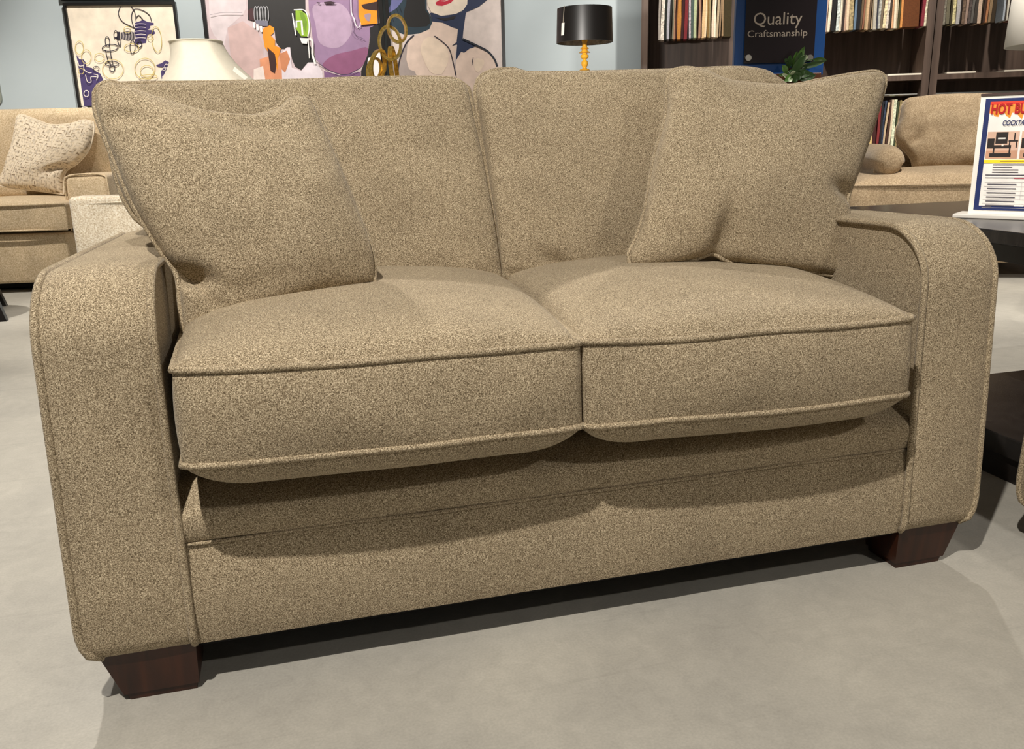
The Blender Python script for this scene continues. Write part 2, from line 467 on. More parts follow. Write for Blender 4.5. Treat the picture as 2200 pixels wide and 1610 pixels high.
# seat cushions
YF = -.06
def V3(p, y=None): return Vector((p.x, p.y if y is None else y, p.z))
ft = [PY(369, 796, YF), PY(1246, 737, YF), PY(1252, 737, YF), PY(1962, 683, YF)]
fb = [PY(391, 1000, YF), PY(1251, 912, YF), PY(1257, 915, YF), PY(1950, 847, YF)]
YBK = .66
def seat(i0, i1, xbl, xbr, seed, **k):
    a, b = ft[i0], ft[i1]; c, d = fb[i0], fb[i1]
    bt = [a, b, Vector((xbr, YBK, b.z+.0)), Vector((xbl, YBK, a.z+.0))]
    bb = [c, d, Vector((xbr, YBK, d.z-.0)), Vector((xbl, YBK, c.z-.0))]
    return box_cushion('seat_cushion', bt, bb, .062, .050, .040, FAB, ls, seed=seed, **k)
seat(0, 1, AW+.006, .838, 1.3, creases=[(.52, .012, .004), (.6, .02, .003)])
seat(2, 3, .842, W-AW-.004, 4.7, creases=[(.08, .03, .004)])
# back cushions: outline on a leaning plane
def leanplane(y0, k, z0=.52, kx=0.0, x0=.8):
    n = Vector((-kx, 1, -k)); p0 = Vector((x0, y0, z0)); return p0, n
def on(pl, pts): return [hit(px, py, *pl) for px, py in pts]
bp = leanplane(.56, .28)
pillow('back_cushion', on(bp, [(222, 198), (250, 182), (420, 179), (640, 175), (760, 170), (900, 168), (975, 171), (1006, 190)]),
       on(bp, [(222, 198), (232, 280), (252, 390), (285, 460), (318, 490), (395, 560), (420, 690)]),
       on(bp, [(1006, 190), (1020, 260), (1040, 350), (1058, 450), (1073, 540), (1083, 608)]),
       on(bp, [(420, 690), (700, 648), (900, 630), (1083, 608)]), .065, .10, FAB, ls, pipe=.006, ex=.24, exb=.22, seed=2.0,
       creases=[(.93, .96, 2.3, .1, .02, .006)], wob=.006)
pillow('back_cushion', on(bp, [(1020, 200), (1030, 168), (1062, 152), (1110, 150), (1140, 158), (1300, 156), (1440, 152), (1600, 147), (1655, 165), (1700, 205)]),
       on(bp, [(1020, 200), (1034, 290), (1050, 390), (1064, 480), (1078, 590)]),
       on(bp, [(1700, 205), (1770, 300), (1790, 420), (1796, 560)]),
       on(bp, [(1078, 590), (1098, 608), (1300, 590), (1500, 580), (1796, 560)]), .065, .10, FAB, ls, pipe=.006, ex=.24, exb=.22, seed=8.0,
       creases=[(.16, .93, 1.0, .06, .022, .022), (.06, .97, .3, .08, .02, .010)], wob=.006)

# ================================================================== THROW PILLOWS
def leanplane3(y0, k, kx, x0, z0=.53): return Vector((x0, y0, z0)), Vector((-kx, 1, -k))
tp = leanplane3(.20, .36, .20, .3, .58)
pillow('throw_pillow', on(tp, [(203, 200), (214, 184), (245, 178), (330, 208), (430, 240), (530, 252), (590, 235), (618, 210), (645, 206)]),
       on(tp, [(203, 200), (208, 250), (245, 345), (285, 440), (345, 540), (378, 590), (386, 650), (392, 705), (402, 724)]),
       on(tp, [(645, 206), (672, 222), (690, 262), (720, 335), (756, 425), (790, 510), (803, 560), (805, 608)]),
       on(tp, [(402, 724), (430, 720), (500, 690), (600, 660), (720, 632), (805, 608)]), .075, .075, FAB, None, ex=.42, seed=3.3,
       creases=[(.07, .79, .5, .11, .032, .045), (.13, .88, .9, .08, .02, .016), (.10, .16, .15, .10, .03, .012), (.55, .1, .25, .3, .05, .010), (.3, .9, -.1, .3, .05, .006)],
       origin=Vector((.42, .33, .55)), wob=.006,
       label=('square taupe throw pillow slumped over the loveseat arm with crumpled lower corner, left one', 'pillow'))
tp2 = leanplane3(.315, .36, -.10, 1.3, .58)
pillow('throw_pillow', on(tp2, [(1432, 185), (1440, 156), (1470, 146), (1510, 152), (1570, 175), (1690, 184), (1760, 172), (1840, 158), (1885, 154), (1902, 166)]),
       on(tp2, [(1432, 185), (1430, 250), (1405, 340), (1385, 450), (1362, 520), (1350, 545), (1352, 566)]),
       on(tp2, [(1902, 166), (1900, 190), (1872, 280), (1845, 360), (1822, 425), (1822, 460), (1826, 520), (1830, 580), (1824, 598)]),
       on(tp2, [(1352, 566), (1375, 577), (1440, 572), (1500, 556), (1530, 546), (1565, 562), (1640, 578), (1740, 586), (1824, 598)]), .078, .075, FAB, None, ex=.42, seed=6.1,
       creases=[(.40, .93, 1.5, .12, .045, .026), (.96, .62, .2, .09, .035, .024), (.07, .10, .8, .1, .03, .006)],
       origin=Vector((1.4, .38, .55)), wob=.006,
       label=('square taupe throw pillow standing upright against the right back cushion with pinched bottom edge', 'pillow'))

# ================================================================== ROOM
mb = MB(); mb.poly([(-9, -5, 0), (9, -5, 0), (9, 12, 0), (-9, 12, 0)])
struct(mb.build('floor', concrete()))
WALL = mat('blue_gray_paint', (178, 188, 191), .75, noise_amt=.02, noise_scale=3)
o_w = CAM+FH*7.6
wf = Frame(o_w + RH*0, -10)
mb = MB(); mb.box(wf, -7.5, 7.5, 0, .12, 0, 3.6); struct(mb.build('wall_back', WALL))
mb = MB(); mb.box(wf, -7.5, 1.0, -.014, -.001, 0.0, .11); struct(mb.build('baseboard_back', mat('baseboard_white', (210, 208, 200), .5)))

# ---------- art helper: flat painted shapes on a canvas
class Art:
    def __init__(s, fr, b, ox=0, oy=0, sc=1.0):
        s.fr, s.b, s.ox, s.oy, s.sc = fr, b, ox, oy, sc; s.mb = MB(); s.mats = []; s.idx = {}; s.lay = 0; s.step = None
    def pt(s, p, b):
        a, z = s.fr.H(s.ox+p[0]/s.sc, s.oy+p[1]/s.sc, s.b); return s.fr.P(a, s.b-b, z)
    def col(s, rgb):
        if rgb not in s.idx:
            s.idx[rgb] = len(s.mats); s.mats.append(mat('paint_%d_%d_%d' % rgb, rgb, .6, noise_amt=.10, noise_scale=14))
        s.mb.m = s.idx[rgb]
    def fill(s, rgb, pts, smooth=False):
        s.col(rgb); s.lay += .0006
        if smooth: pts = [(p.x, p.y) for p in catmull([Vector((x, y, 0)) for x, y in pts], len(pts)*5, True)]
        q = [s.pt(p, s.lay) for p in pts]; i0 = len(s.mb.v); s.mb.v += q
        for t in tessellate_polygon([[Vector((p[0], p[1], 0)) for p in pts]]): s.mb.face([i0+k for k in t])
    def line(s, rgb, w, pts, closed=False, smooth=True):
        s.col(rgb); s.lay += .0004
        V = [Vector((x, y, 0)) for x, y in pts]
        if smooth: V = catmull(V, max(12, len(V)*6), closed)
        n = len(V); L = []; R = []
        for i, p in enumerate(V):
            t = (V[(i+1) % n]-V[i-1]) if closed else V[min(i+1, n-1)]-V[max(0, i-1)]
            if t.length == 0: t = Vector((1, 0, 0))
            t.normalize(); nn = Vector((-t.y, t.x, 0))*w/2
            L.append(s.pt(p+nn, s.lay)); R.append(s.pt(p-nn, s.lay))
        if closed: L.append(L[0]); R.append(R[0])
        s.mb.grid([L, R])
    def ellipse(s, rgb, w, cx, cy, rx, ry, rot=0):
        s.line(rgb, w, [(cx+rx*math.cos(t)*math.cos(rot)-ry*math.sin(t)*math.sin(rot), cy+rx*math.cos(t)*math.sin(rot)+ry*math.sin(t)*math.cos(rot)) for t in [2*PI*k/14 for k in range(14)]], True)
def picture(name, label, fr, a0, a1, z0, z1, fw=.022, depth=.045, art=None):
    t = thing(name, label, 'painting', fr.P((a0+a1)/2, -.01, z0))
    mb = MB()
    for (x0, x1, y0, y1) in ((a0, a1, z1-fw, z1), (a0, a1, z0, z0+fw), (a0, a0+fw, z0+fw, z1-fw), (a1-fw, a1, z0+fw, z1-fw)):
        mb.box(fr, x0, x1, -depth-.002, -.002, y0, y1)
    mb.build('frame', BLACK, t, weld=False)
    if art: art.mb.build('canvas', art.mats, t, weld=False)
    return t
def rectpx(fr, art, rgb, a0, a1, z0, z1, b):
    art.col(rgb); art.mb.poly([fr.P(a0, b, z0), fr.P(a1, b, z0), fr.P(a1, b, z1), fr.P(a0, b, z1)])

CB = -.024
# ---------- small scribble painting
a0, z1 = wf.H(139, 8, 0); a1, _ = wf.H(379, 8, 0); _, z0 = wf.H(173, 234, 0)
A = Art(wf, CB, 120, 0, 6.707)
rectpx(wf, A, (240, 226, 205), a0+.01, a1-.01, z0+.01, z1-.01, CB)
PUR = (70, 56, 104); INK = (38, 32, 44); GOLD = (206, 186, 112); CRM = (236, 224, 212)
A.fill(PUR, [(296, 800), (320, 822), (340, 855), (400, 858), (430, 900), (440, 960), (520, 980), (560, 1020), (640, 1060), (680, 1140), (700, 1300), (620, 1560), (415, 1562), (372, 1300), (335, 1000)])
A.fill(PUR, [(1140, 330), (1200, 310), (1260, 285), (1320, 315), (1410, 330), (1410, 360), (1360, 375), (1360, 405), (1320, 430), (1410, 435), (1435, 480), (1390, 510), (1330, 510), (1310, 560), (1300, 620), (1240, 630), (1200, 640), (1150, 670), (1135, 600), (1150, 540), (1130, 470), (1140, 400)])
A.fill((120, 112, 116), [(935, 470), (1060, 440), (1130, 470), (1140, 570), (1040, 590), (940, 560)])
for k in range(9): A.line((200, 190, 180) if k % 2 else INK, 8, [(945+k*21, 465-k), (955+k*21, 520), (945+k*21, 575)])
A.fill(INK, [(885, 460), (930, 460), (935, 575), (900, 580), (850, 540), (890, 530)])
A.fill(PUR, [(1445, 940), (1530, 910), (1580, 870), (1640, 900), (1650, 980), (1620, 1060), (1560, 1180), (1530, 1160), (1515, 1040), (1550, 970), (1480, 965)])
for l in ([(935, 92), (905, 200), (960, 310), (1060, 370), (1150, 410)], [(1090, 92), (1140, 180), (1160, 300)], [(1130, 410), (1095, 260), (1130, 140), (1250, 150), (1350, 220), (1385, 310)],
          [(1155, 270), (1200, 225), (1260, 285)], [(890, 575), (930, 680), (945, 570)], [(720, 720), (760, 880), (820, 950)], [(780, 650), (800, 800), (830, 930)], [(750, 820), (820, 830)]):
    A.line(INK, 11, l)
A.ellipse(INK, 11, 750, 600, 32, 70, -.1); A.ellipse(INK, 12, 790, 690, 115, 48, -.1); A.ellipse(INK, 11, 1110, 680, 36, 95); A.ellipse(INK, 12, 820, 985, 38, 50); A.ellipse(INK, 11, 815, 920, 95, 36, .03); A.ellipse(INK, 14, 1210, 640, 36, 48); A.ellipse(INK, 9, 590, 990, 42, 34); A.ellipse(INK, 11, 870, 500, 26, 58)
for c in ((1460, 570, 70, 185, -.1), (830, 1000, 150, 140, 0), (1290, 990, 145, 150, .3), (1320, 1030, 95, 85, 0), (1100, 690, 105, 60, 0), (350, 690, 60, 95, 0), (450, 820, 70, 100, 0), (640, 830, 70, 60, 0), (1040, 430, 50, 45, 0), (1370, 540, 40, 40, 0), (1340, 1110, 130, 30, -.05)): A.ellipse(GOLD, 9, *c)
for k in range(5): A.line(CRM, 8, [(1150, 355+k*50), (1230, 345+k*50), (1310, 352+k*50)])
for l in ([(440, 1080), (470, 1180), (520, 1180), (520, 1110), (600, 1110)], [(420, 900), (420, 1000), (480, 1050), (530, 1050)], [(330, 880), (350, 950), (410, 950)], [(560, 1070), (620, 1090), (600, 1160)]): A.line(CRM, 11, l)
A.ellipse(CRM, 10, 455, 1350, 36, 44); A.ellipse(CRM, 9, 1605, 955, 26, 28); A.ellipse(CRM, 9, 1570, 1000, 22, 20); A.ellipse(CRM, 10, 1570, 1115, 20, 22); A.ellipse(GOLD, 9, 380, 1030, 40, 40); A.ellipse(CRM, 9, 430, 1555, 40, 12)
picture('framed_painting', 'small black-framed cream canvas with purple and gold scribbles on blue wall', wf, a0, a1, z0, z1, .02, art=A)
# picture above it, lower frame edge just in view
b0_, zt = wf.H(134, 2, 0); b1_, _ = wf.H(375, 2, 0)
A = Art(wf, CB); rectpx(wf, A, (225, 215, 200), b0_+.01, b1_-.01, zt+.01, zt+.86, CB)
picture('framed_painting', 'black frame bottom edge hanging just above the scribble painting', wf, b0_, b1_, zt, zt+.87, .02, art=A)

# ---------- large abstract
a0, _ = wf.H(437, 30, 0); a1, _ = wf.H(823, 30, 0); _, z0 = wf.H(640, 262, 0); _, zm = wf.H(640, 0, 0); z1 = zm+.75
A = Art(wf, CB, 420, 0, 5.5)
rectpx(wf, A, (206, 186, 188), a0+.01, a1-.01, z0+.01, z1-.01, CB)
T = -1000; BT = 1250
A.fill((218, 204, 206), [(120, T), (590, T), (600, 90), (560, 170), (380, 330), (340, 540), (220, 420), (170, 300)])
A.fill((206, 176, 172), [(380, 330), (560, 250), (740, 380), (800, 520), (800, 800), (680, 960), (420, 700)])
A.fill((34, 31, 30), [(600, T), (1280, T), (1300, 120), (1340, 500), (1400, 640), (1430, 740), (1330, 740), (1250, 830), (1180, 790), (1140, 700), (1120, 580), (1010, 580), (950, 500), (930, 330), (870, 310), (780, 260), (620, 240)])
A.fill((150, 120, 152), [(1285, T), (2150, T), (2150, 300), (2060, 420), (2030, 640), (1950, 800), (1780, 880), (1650, 860), (1500, 780), (1420, 700), (1380, 420), (1340, 120)])
A.fill((178, 152, 176), [(1400, 60), (1700, 40), (1840, 200), (1850, 380), (1700, 560), (1480, 520), (1420, 300)], True)
A.fill((140, 84, 118), [(1500, 780), (1620, 660), (1850, 600), (2030, 560), (2020, 680), (1950, 800), (1780, 880), (1650, 860)], True)
A.fill((124, 88, 128), [(1520, 840), (1700, 890), (1950, 850), (1960, BT), (1540, BT)])
A.fill((24, 20, 22), [(2060, 330), (2200, 260), (2260, BT), (1950, BT), (1960, 830), (2035, 650), (2065, 430)])
A.fill((226, 214, 220), [(1120, 560), (1140, 800), (1250, 840), (1330, 740), (1430, 740), (1500, 850), (1530, BT), (1020, BT), (1005, 640), (1080, 560)])
A.fill((222, 150, 110), [(760, 700), (1010, 620), (1040, BT), (800, BT)])
A.fill((200, 130, 90), [(990, 640), (1080, 600), (1120, 700), (1060, 860), (1020, 820)])
A.fill((238, 222, 214), [(690, 820), (800, 780), (830, 960), (830, BT), (680, BT)])
A.fill((244, 146, 24), [(800, 340), (880, 300), (930, 330), (925, 390), (890, 420), (940, 470), (940, 540), (1010, 570), (990, 650), (970, 700), (975, 850), (930, 700), (880, 640), (820, 560), (800, 440)])
A.fill((60, 26, 20), [(850, 560), (940, 640), (960, 760), (940, 870), (890, 840), (870, 700)])
A.fill((66, 30, 34), [(618, 120), (680, 95), (705, 230), (690, 250), (640, 235)])
for k in range(5): A.ellipse((170, 168, 172), 9, 715+k*33, 170, 20, 92, -.05)
A.fill((120, 118, 134), [(710, 240), (860, 250), (860, 310), (800, 310), (720, 280)])
for x, y in ((695, 300), (735, 325), (778, 345)): A.fill((246, 240, 236), [(x-14, y-35), (x+12, y-35), (x+18, y+30), (x+4, y+40), (x-10, y+20)])
A.fill((142, 180, 44), [(1185, 125), (1260, 130), (1320, 180), (1348, 300), (1335, 435), (1250, 430), (1190, 340)])
A.fill((112, 150, 34), [(1230, 140), (1280, 150), (1320, 260), (1310, 400), (1270, 300)])
A.line((236, 232, 228), 13, [(1165, 120), (1290, 125), (1335, 220), (1345, 340), (1330, 440)])
A.line((236, 232, 228), 15, [(1148, 160), (1170, 300), (1190, 420)])
A.line((240, 236, 232), 22, [(1195, 330), (1195, 255), (1255, 250), (1270, 420)], smooth=False)
A.fill((240, 236, 232), [(1235, 450), (1335, 455), (1320, 520), (1260, 515)])
A.line((236, 232, 228), 12, [(1335, 450), (1340, 560), (1350, 690)]); A.line((236, 232, 228), 24, [(1350, 450), (1385, 500), (1385, 640), (1420, 760)])
A.fill((246, 146, 20), [(1915, T), (2150, T), (2150, 280), (1960, 300), (1930, 180)])
A.fill((50, 24, 20), [(1960, 60), (2060, 40), (2150, 20), (2150, 130), (2050, 120), (1990, 110)])
A.fill((160, 138, 150), [(2000, 180), (2070, 165), (2060, 250), (2020, 240)], True)
A.line((232, 226, 226), 12, [(1835, T), (1840, 60), (1870, 200), (1900, 310), (1940, 330), (1950, 270)])
A.fill((48, 22, 34), [(1520, 28), (1600, 18), (1660, 35), (1640, 48), (1530, 48)]); A.fill((48, 22, 34), [(1435, 28), (1480, 35), (1470, 50), (1440, 44)])
A.line((70, 50, 80), 8, [(1440, 740), (1600, 840), (1780, 885), (1950, 810)]); A.line((90, 70, 96), 6, [(1850, 240), (1880, 400), (2000, 470)])
A.fill((240, 236, 236), [(2040, 690), (2120, 660), (2180, 600), (2200, 760), (2200, BT), (2050, BT), (2030, 800)])
A.line((150, 140, 145), 5, [(180, 180), (320, 155), (560, 155)])
picture('framed_painting', 'large abstract canvas of lavender, black, orange and lime on blue wall', wf, a0, a1, z0, z1, .03, art=A)

# ---------- woman in hat
a0, _ = wf.H(829, 30, 0); a1, _ = wf.H(1083, 30, 0)
A = Art(wf, CB, 760, 0, 6.111)
rectpx(wf, A, (218, 203, 196), a0+.01, a1-.01, z0+.01, z1-.01, CB)
T = -1000; BT = 1500; SK = (222, 198, 182)
A.fill((34, 54, 66), [(435, 190), (520, T), (940, T), (960, 120), (1010, 210), (1035, 290), (990, 385), (860, 440), (680, 462), (520, 400), (440, 340)])
A.fill((24, 21, 20), [(690, 40), (760, T), (900, T), (940, 130), (990, 200), (1005, 300), (960, 345), (800, 360), (650, 340), (660, 150)])
A.fill((108, 110, 160), [(440, 150), (490, 50), (560, T), (700, T), (640, 10), (560, 110), (440, 185)])
for k in range(5): A.line((20, 30, 40), 6, [(455+k*36, 210-k*32), (490+k*36, 330-k*40)])
A.fill((26, 40, 72), [(1500, T), (1900, T), (1750, 0), (1640, 90), (1480, 160), (1468, 200), (1440, 400), (1430, 512), (1600, 600), (1560, 632), (1520, 640), (1450, 692), (1410, 680), (1340, 800), (1358, 580), (1290, 600), (1350, 555), (1370, 380), (1290, 360), (1170, 300), (1035, 285), (1000, 170), (1030, 170), (1150, 215), (1340, 182), (1420, 150), (1490, 50)])
A.fill((232, 216, 196), [(950, T), (1520, T), (1490, 55), (1440, 130), (1340, 185), (1150, 210), (1020, 162), (968, 60)])
A.fill((196, 30, 58), [(1070, 40), (1100, 16), (1180, -30), (1310, -30), (1310, 2), (1270, 42), (1160, 80), (1090, 72)])
A.fill((240, 226, 214), [(1130, 14), (1200, 8), (1260, -6), (1200, 22)])
A.fill((22, 18, 20), [(1070, 232), (1200, 240), (1345, 205), (1320, 250), (1200, 275)])
A.fill(SK, [(1035, 285), (1000, 385), (860, 442), (760, 500), (690, 600), (640, 700), (595, 850), (570, 1040), (560, BT), (1350, BT), (1340, 960), (1310, 800), (1350, 620), (1290, 600), (1350, 555), (1366, 385), (1290, 362), (1170, 302)])
A.fill(SK, [(1410, 682), (1450, 695), (1520, 642), (1600, 620), (1750, 690), (1840, 780), (1890, 880), (1900, BT), (1390, BT), (1345, 960), (1340, 800)])
A.fill((164, 150, 144), [(705, 575), (690, 780), (725, 910), (800, 940), (850, 1040), (860, BT), (565, BT), (580, 1030), (605, 850), (650, 680)])
A.fill((230, 208, 186), [(950, 500), (1060, 505), (1220, 640), (1240, 800), (1180, 940), (1130, 980), (1000, 940), (900, 740), (880, 620)], True)
A.fill((230, 208, 186), [(1590, 780), (1690, 780), (1710, 840), (1640, 950), (1585, 900)], True)
A.line(INK, 20, [(790, 465), (700, 555), (632, 700), (590, 860), (572, 1040)]); A.line(INK, 13, [(1060, 475), (1150, 540), (1250, 640), (1300, 800), (1340, 990)])
A.line((18, 26, 40), 24, [(1430, 512), (1600, 592), (1750, 670), (1840, 770), (1885, 875)]); A.line(INK, 10, [(1568, 758), (1550, 855)])
picture('framed_painting', 'pop-art canvas of a bare-shouldered woman with red lips and dark hat', wf, a0, a1, z0, z1, .026, art=A)

# ---------- rounded gray panel at the far edge of the wall
aa, zb_ = wf.H(8, 226, 0); _, zt_ = wf.H(8, 60, 0)
def rrect(fr, a0, a1, z0, z1, r, b0, b1):
    mb = MB(); pts = []
    for cx, cz, s in ((a1-r, z0+r, -PI/2), (a1-r, z1-r, 0), (a0+r, z1-r, PI/2), (a0+r, z0+r, PI)):
        for k in range(7): t = s+PI/2*k/6; pts.append((cx+r*math.cos(t), cz+r*math.sin(t)))
    f = [fr.P(x, b0, z) for x, z in pts]; g = [fr.P(x, b1, z) for x, z in pts]
    mb.poly(f); mb.poly(g); mb.grid([f, g], cv=True); return mb
tag(rrect(wf, aa-.6, aa, zb_, zt_+.1, .05, -.02, -.002).build('wall_panel', mat('gray_panel', (138, 142, 132), .5), origin=wf.P(aa-.3, -.01, zb_)),
    'gray round-cornered panel hung on blue wall at the far edge', 'panel')

# ================================================================== SHELVING with hanging samples
so = PB(1377, 100, 7.05)
sf = Frame(so, -25)
def spx(px, py, b=0): return sf.H(px, py, b)
aL = 0.0
aM, _ = spx(2003, 100); aR = aM+2.6
tshelf = []
SD = .40
HT = 2.7
def shelving(a0, a1, label):
    t = thing('shelving_unit', label, 'shelf', sf.P((a0+a1)/2, .2, 0), 'dark shelving units holding fabric samples')
    pw = .05
    for x0 in (a0, a1-pw):
        mb = MB(); mb.box(sf, x0, x0+pw, 0, SD, 0, HT); mb.build('side_panel', SHELFWOOD, t)
    mb = MB(); mb.box(sf, a0+pw, a1-pw, SD-.02, SD, .0, HT); mb.build('back_panel', SHELFWOOD, t)
    zc = spx(1945, 173)[1]
    for z0, z1 in ((zc, zc+.038), (0.05, .09), (HT-.04, HT)):
        mb = MB(); mb.box(sf, a0+pw, a1-pw, .004, SD-.02, z0, z1); mb.build('shelf_board', SHELFWOOD, t)
    return t
s1 = shelving(aL, aM, 'dark walnut shelving unit with hanging fabric samples behind the blue sign')
s2 = shelving(aM+.006, aR, 'dark walnut shelving unit standing behind the beige armchair')
del s1['group'], s2['group']
ZC = spx(1945, 173)[1]
# hanging rails
RAIL = mat('steel_rail', (170, 170, 165), .35, .9)
zr_up = ZC+.95
_, zr_lo = spx(1935, 203)
def rail_thing(a0, a1, z, b, label):
    mb = MB(); mb.tube([sf.P(a0, b, z), sf.P(a1, b, z)], .009, 8)
    return tag(mb.build('hanging_rail', RAIL, origin=sf.P((a0+a1)/2, b, z)), label, 'rail')
rail_thing(aL+.05, aM-.05, zr_lo, .10, 'thin steel rail under the shelf board beside the blue sign unit')
rail_thing(aM+.056, aR-.05, spx(2100, 198)[1], .10, 'thin steel rail above the beige armchair back')
rail_thing(aL+.05, aM-.05, zr_up, .17, 'upper steel rail carrying the fabric samples in the first shelving unit')
rail_thing(aM+.056, aR-.05, zr_up, .17, 'upper steel rail carrying the fabric samples in the second shelving unit')
def sample(px0, px1, pyb, rgb, rail_z, b, group, label, pattern=False, depth=.30, lean=0.0, ztop=None):
    a0, z0 = sf.H(px0, pyb, b); a1, _ = sf.H(px1, pyb, b)
    zt = (ztop if ztop is not None else rail_z+.008)
    mb = MB(); n = 6; rows = []
    w = a1-a0
    for k in range(n+1):
        t = k/n; z = zt+(z0-zt)*t; s = lean*(1-t)+.004*math.sin(t*5+px0)
        rows.append([sf.P(a0+s, b, z), sf.P(a1+s, b, z), sf.P(a1+s, b+depth*.5, z), sf.P(a0+s, b+depth*.5, z)])
    i0 = 0; mb.grid(rows, cv=True); mb.face((0, 1, 2, 3)); mb.face([n*4+k for k in range(4)])
    key = 'cloth_%d_%d_%d' % rgb
    m = mat(key, rgb, .9, noise_amt=.55 if pattern else .15, noise_scale=60 if pattern else 90)
    o = mb.build('fabric_sample', m, origin=sf.P((a0+a1)/2, b, zt))
    return tag(o, label, 'fabric', group)
CN = lambda r: ('cream' if min(r) > 175 else 'black' if max(r) < 45 else 'gray' if max(r)-min(r) < 22 else 'rust' if r[0] > 150 and r[1] < 120 else 'burgundy' if r[0] > r[1]*1.9 else 'sage green' if r[1] >= r[0] else 'navy' if r[2] > r[0] else 'tan' if r[0] > 120 else 'brown')
def row(spec, pb0, pb1, x0, x1, group, where, rz, b=.02, **k):
    for i, (xa, xb, rgb, *o) in enumerate(spec):
        py = pb0+(pb1-pb0)*((xa-x0)/(x1-x0)) + random.uniform(-1.2, 1.2)
        sample(xa, xb, py, rgb, rz, b + random.uniform(0, .025), group, '%s fabric sample hanging %s' % (CN(rgb), where), bool(o), **k)
def cx(spec, ox, sc): return [(ox+s[0]/sc, ox+s[1]/sc, *s[2:]) for s in spec]
LEFT = [(400, 440, (150, 142, 134)), (446, 510, (206, 196, 182), 1), (512, 560, (26, 30, 24)), (562, 612, (168, 166, 172)), (614, 650, (30, 32, 28)), (652, 680, (120, 116, 96)), (682, 722, (178, 134, 104)), (724, 750, (70, 36, 22)), (750, 832, (184, 124, 56)), (834, 884, (50, 18, 18)), (886, 948, (118, 34, 40)), (950, 972, (34, 22, 28)), (974, 1012, (176, 166, 170), 1), (1014, 1072, (70, 86, 80)), (1074, 1128, (176, 186, 146)), (1130, 1152, (60, 44, 34)), (1154, 1198, (160, 122, 98)), (1200, 1222, (60, 26, 24)), (1224, 1278, (222, 186, 138)), (1280, 1318, (234, 206, 166)), (1320, 1354, (130, 100, 52)), (1356, 1394, (156, 142, 104)), (1396, 1414, (70, 54, 34)), (1416, 1466, (232, 208, 184)), (1467, 1500, (246, 232, 206)), (1502, 1544, (184, 164, 134)), (1546, 1566, (60, 48, 34)), (1568, 1598, (140, 116, 88)), (1600, 1640, (156, 128, 96)), (1642, 1790, (58, 48, 22))]
row(cx(LEFT, 1370, 8.943), 86.5, 77.5, 1414, 1570, 'fabric samples in the first row', 'in the row beside the blue sign\'s first edge', zr_up)
MID = [(80, 104, (120, 96, 80)), (106, 128, (186, 160, 140)), (130, 158, (226, 208, 184)), (160, 172, (70, 54, 36)), (172, 218, (18, 18, 18)), (219, 250, (186, 194, 188), 1), (252, 278, (220, 206, 184)), (280, 300, (46, 34, 30)), (301, 326, (176, 146, 126)), (328, 358, (206, 184, 156)), (360, 400, (150, 134, 98), 1), (402, 430, (96, 116, 136)), (432, 468, (14, 16, 20)), (470, 496, (100, 82, 62)), (498, 514, (130, 84, 62)), (516, 540, (160, 138, 104)), (542, 566, (190, 160, 124)), (568, 584, (90, 72, 54)), (586, 606, (180, 160, 130)), (608, 640, (170, 164, 150)), (642, 656, (52, 54, 66)), (658, 690, (160, 160, 152), 1), (692, 714, (110, 96, 78)), (716, 748, (214, 194, 156), 1), (750, 776, (196, 184, 170), 1), (778, 796, (60, 50, 42)), (798, 822, (206, 160, 122)), (824, 846, (228, 212, 186)), (848, 868, (196, 184, 156)), (870, 888, (70, 66, 36)), (890, 912, (206, 140, 76)), (914, 1088, (98, 54, 20)), (1118, 1150, (130, 44, 56)), (1152, 1184, (222, 204, 178), 1)]
row(cx(MID, 1750, 4.889), 68.5, 56.5, 1766, 1990, 'fabric samples in the second row', 'in the row between blue sign and shelf post', zr_up)
RT = [(1340, 1372, (132, 126, 112), 1), (1374, 1410, (110, 104, 84)), (1412, 1434, (70, 62, 42)), (1436, 1472, (214, 200, 150), 1), (1474, 1512, (176, 172, 170)), (1514, 1532, (40, 32, 28)), (1534, 1566, (110, 90, 74), 1), (1568, 1600, (160, 136, 122)), (1602, 1640, (84, 74, 70), 1), (1642, 1668, (96, 92, 86)), (1670, 1706, (60, 54, 48)), (1708, 1746, (200, 174, 152)), (1748, 1766, (90, 74, 52)), (1768, 1788, (60, 40, 30)), (1790, 1812, (170, 116, 78)), (1814, 1850, (140, 116, 86)), (1852, 1890, (56, 44, 28))]
row(cx(RT, 1750, 4.889), 53.5, 47, 2024, 2140, 'fabric samples in the third row', 'in the second shelving unit by the post', zr_up)
FAR = [(1966, 1986, (164, 172, 180)), (1988, 2012, (60, 52, 46)), (2014, 2036, (206, 200, 184)), (2038, 2052, (44, 30, 26)), (2054, 2076, (150, 90, 80)), (2078, 2110, (176, 130, 110))]
row(cx(FAR, 1750, 4.889), 45, 41, 2150, 2190, 'fabric samples by the white shade', 'beside the white lamp shade', zr_up)
LO = [(1855, 1862, (190, 160, 110)), (1863, 1868, (206, 178, 120)), (1869, 1876, (60, 24, 20)), (1877, 1882, (120, 40, 40)), (1883, 1887, (30, 26, 30)), (1888, 1892, (50, 60, 80), 1), (1893, 1897, (190, 166, 134)), (1898, 1902, (70, 44, 34)), (1903, 1907, (206, 188, 160)), (1908, 1914, (206, 210, 180), 1), (1915, 1918, (60, 70, 44)), (1919, 1922, (150, 134, 90)), (1923, 1927, (190, 176, 136)), (1928, 1934, (146, 124, 112)), (1935, 1945, (90, 80, 70))]
for xa, xb, rgb, *o in LO:
    sample(xa, xb, 345, rgb, 0, .03+random.uniform(0, .02), 'fabric samples under the shelf board', '%s fabric sample hanging in the low row behind beige armchair arm' % CN(rgb), bool(o), ztop=sf.H(1900, 217+random.uniform(-4, 3), .03)[1], lean=.012)
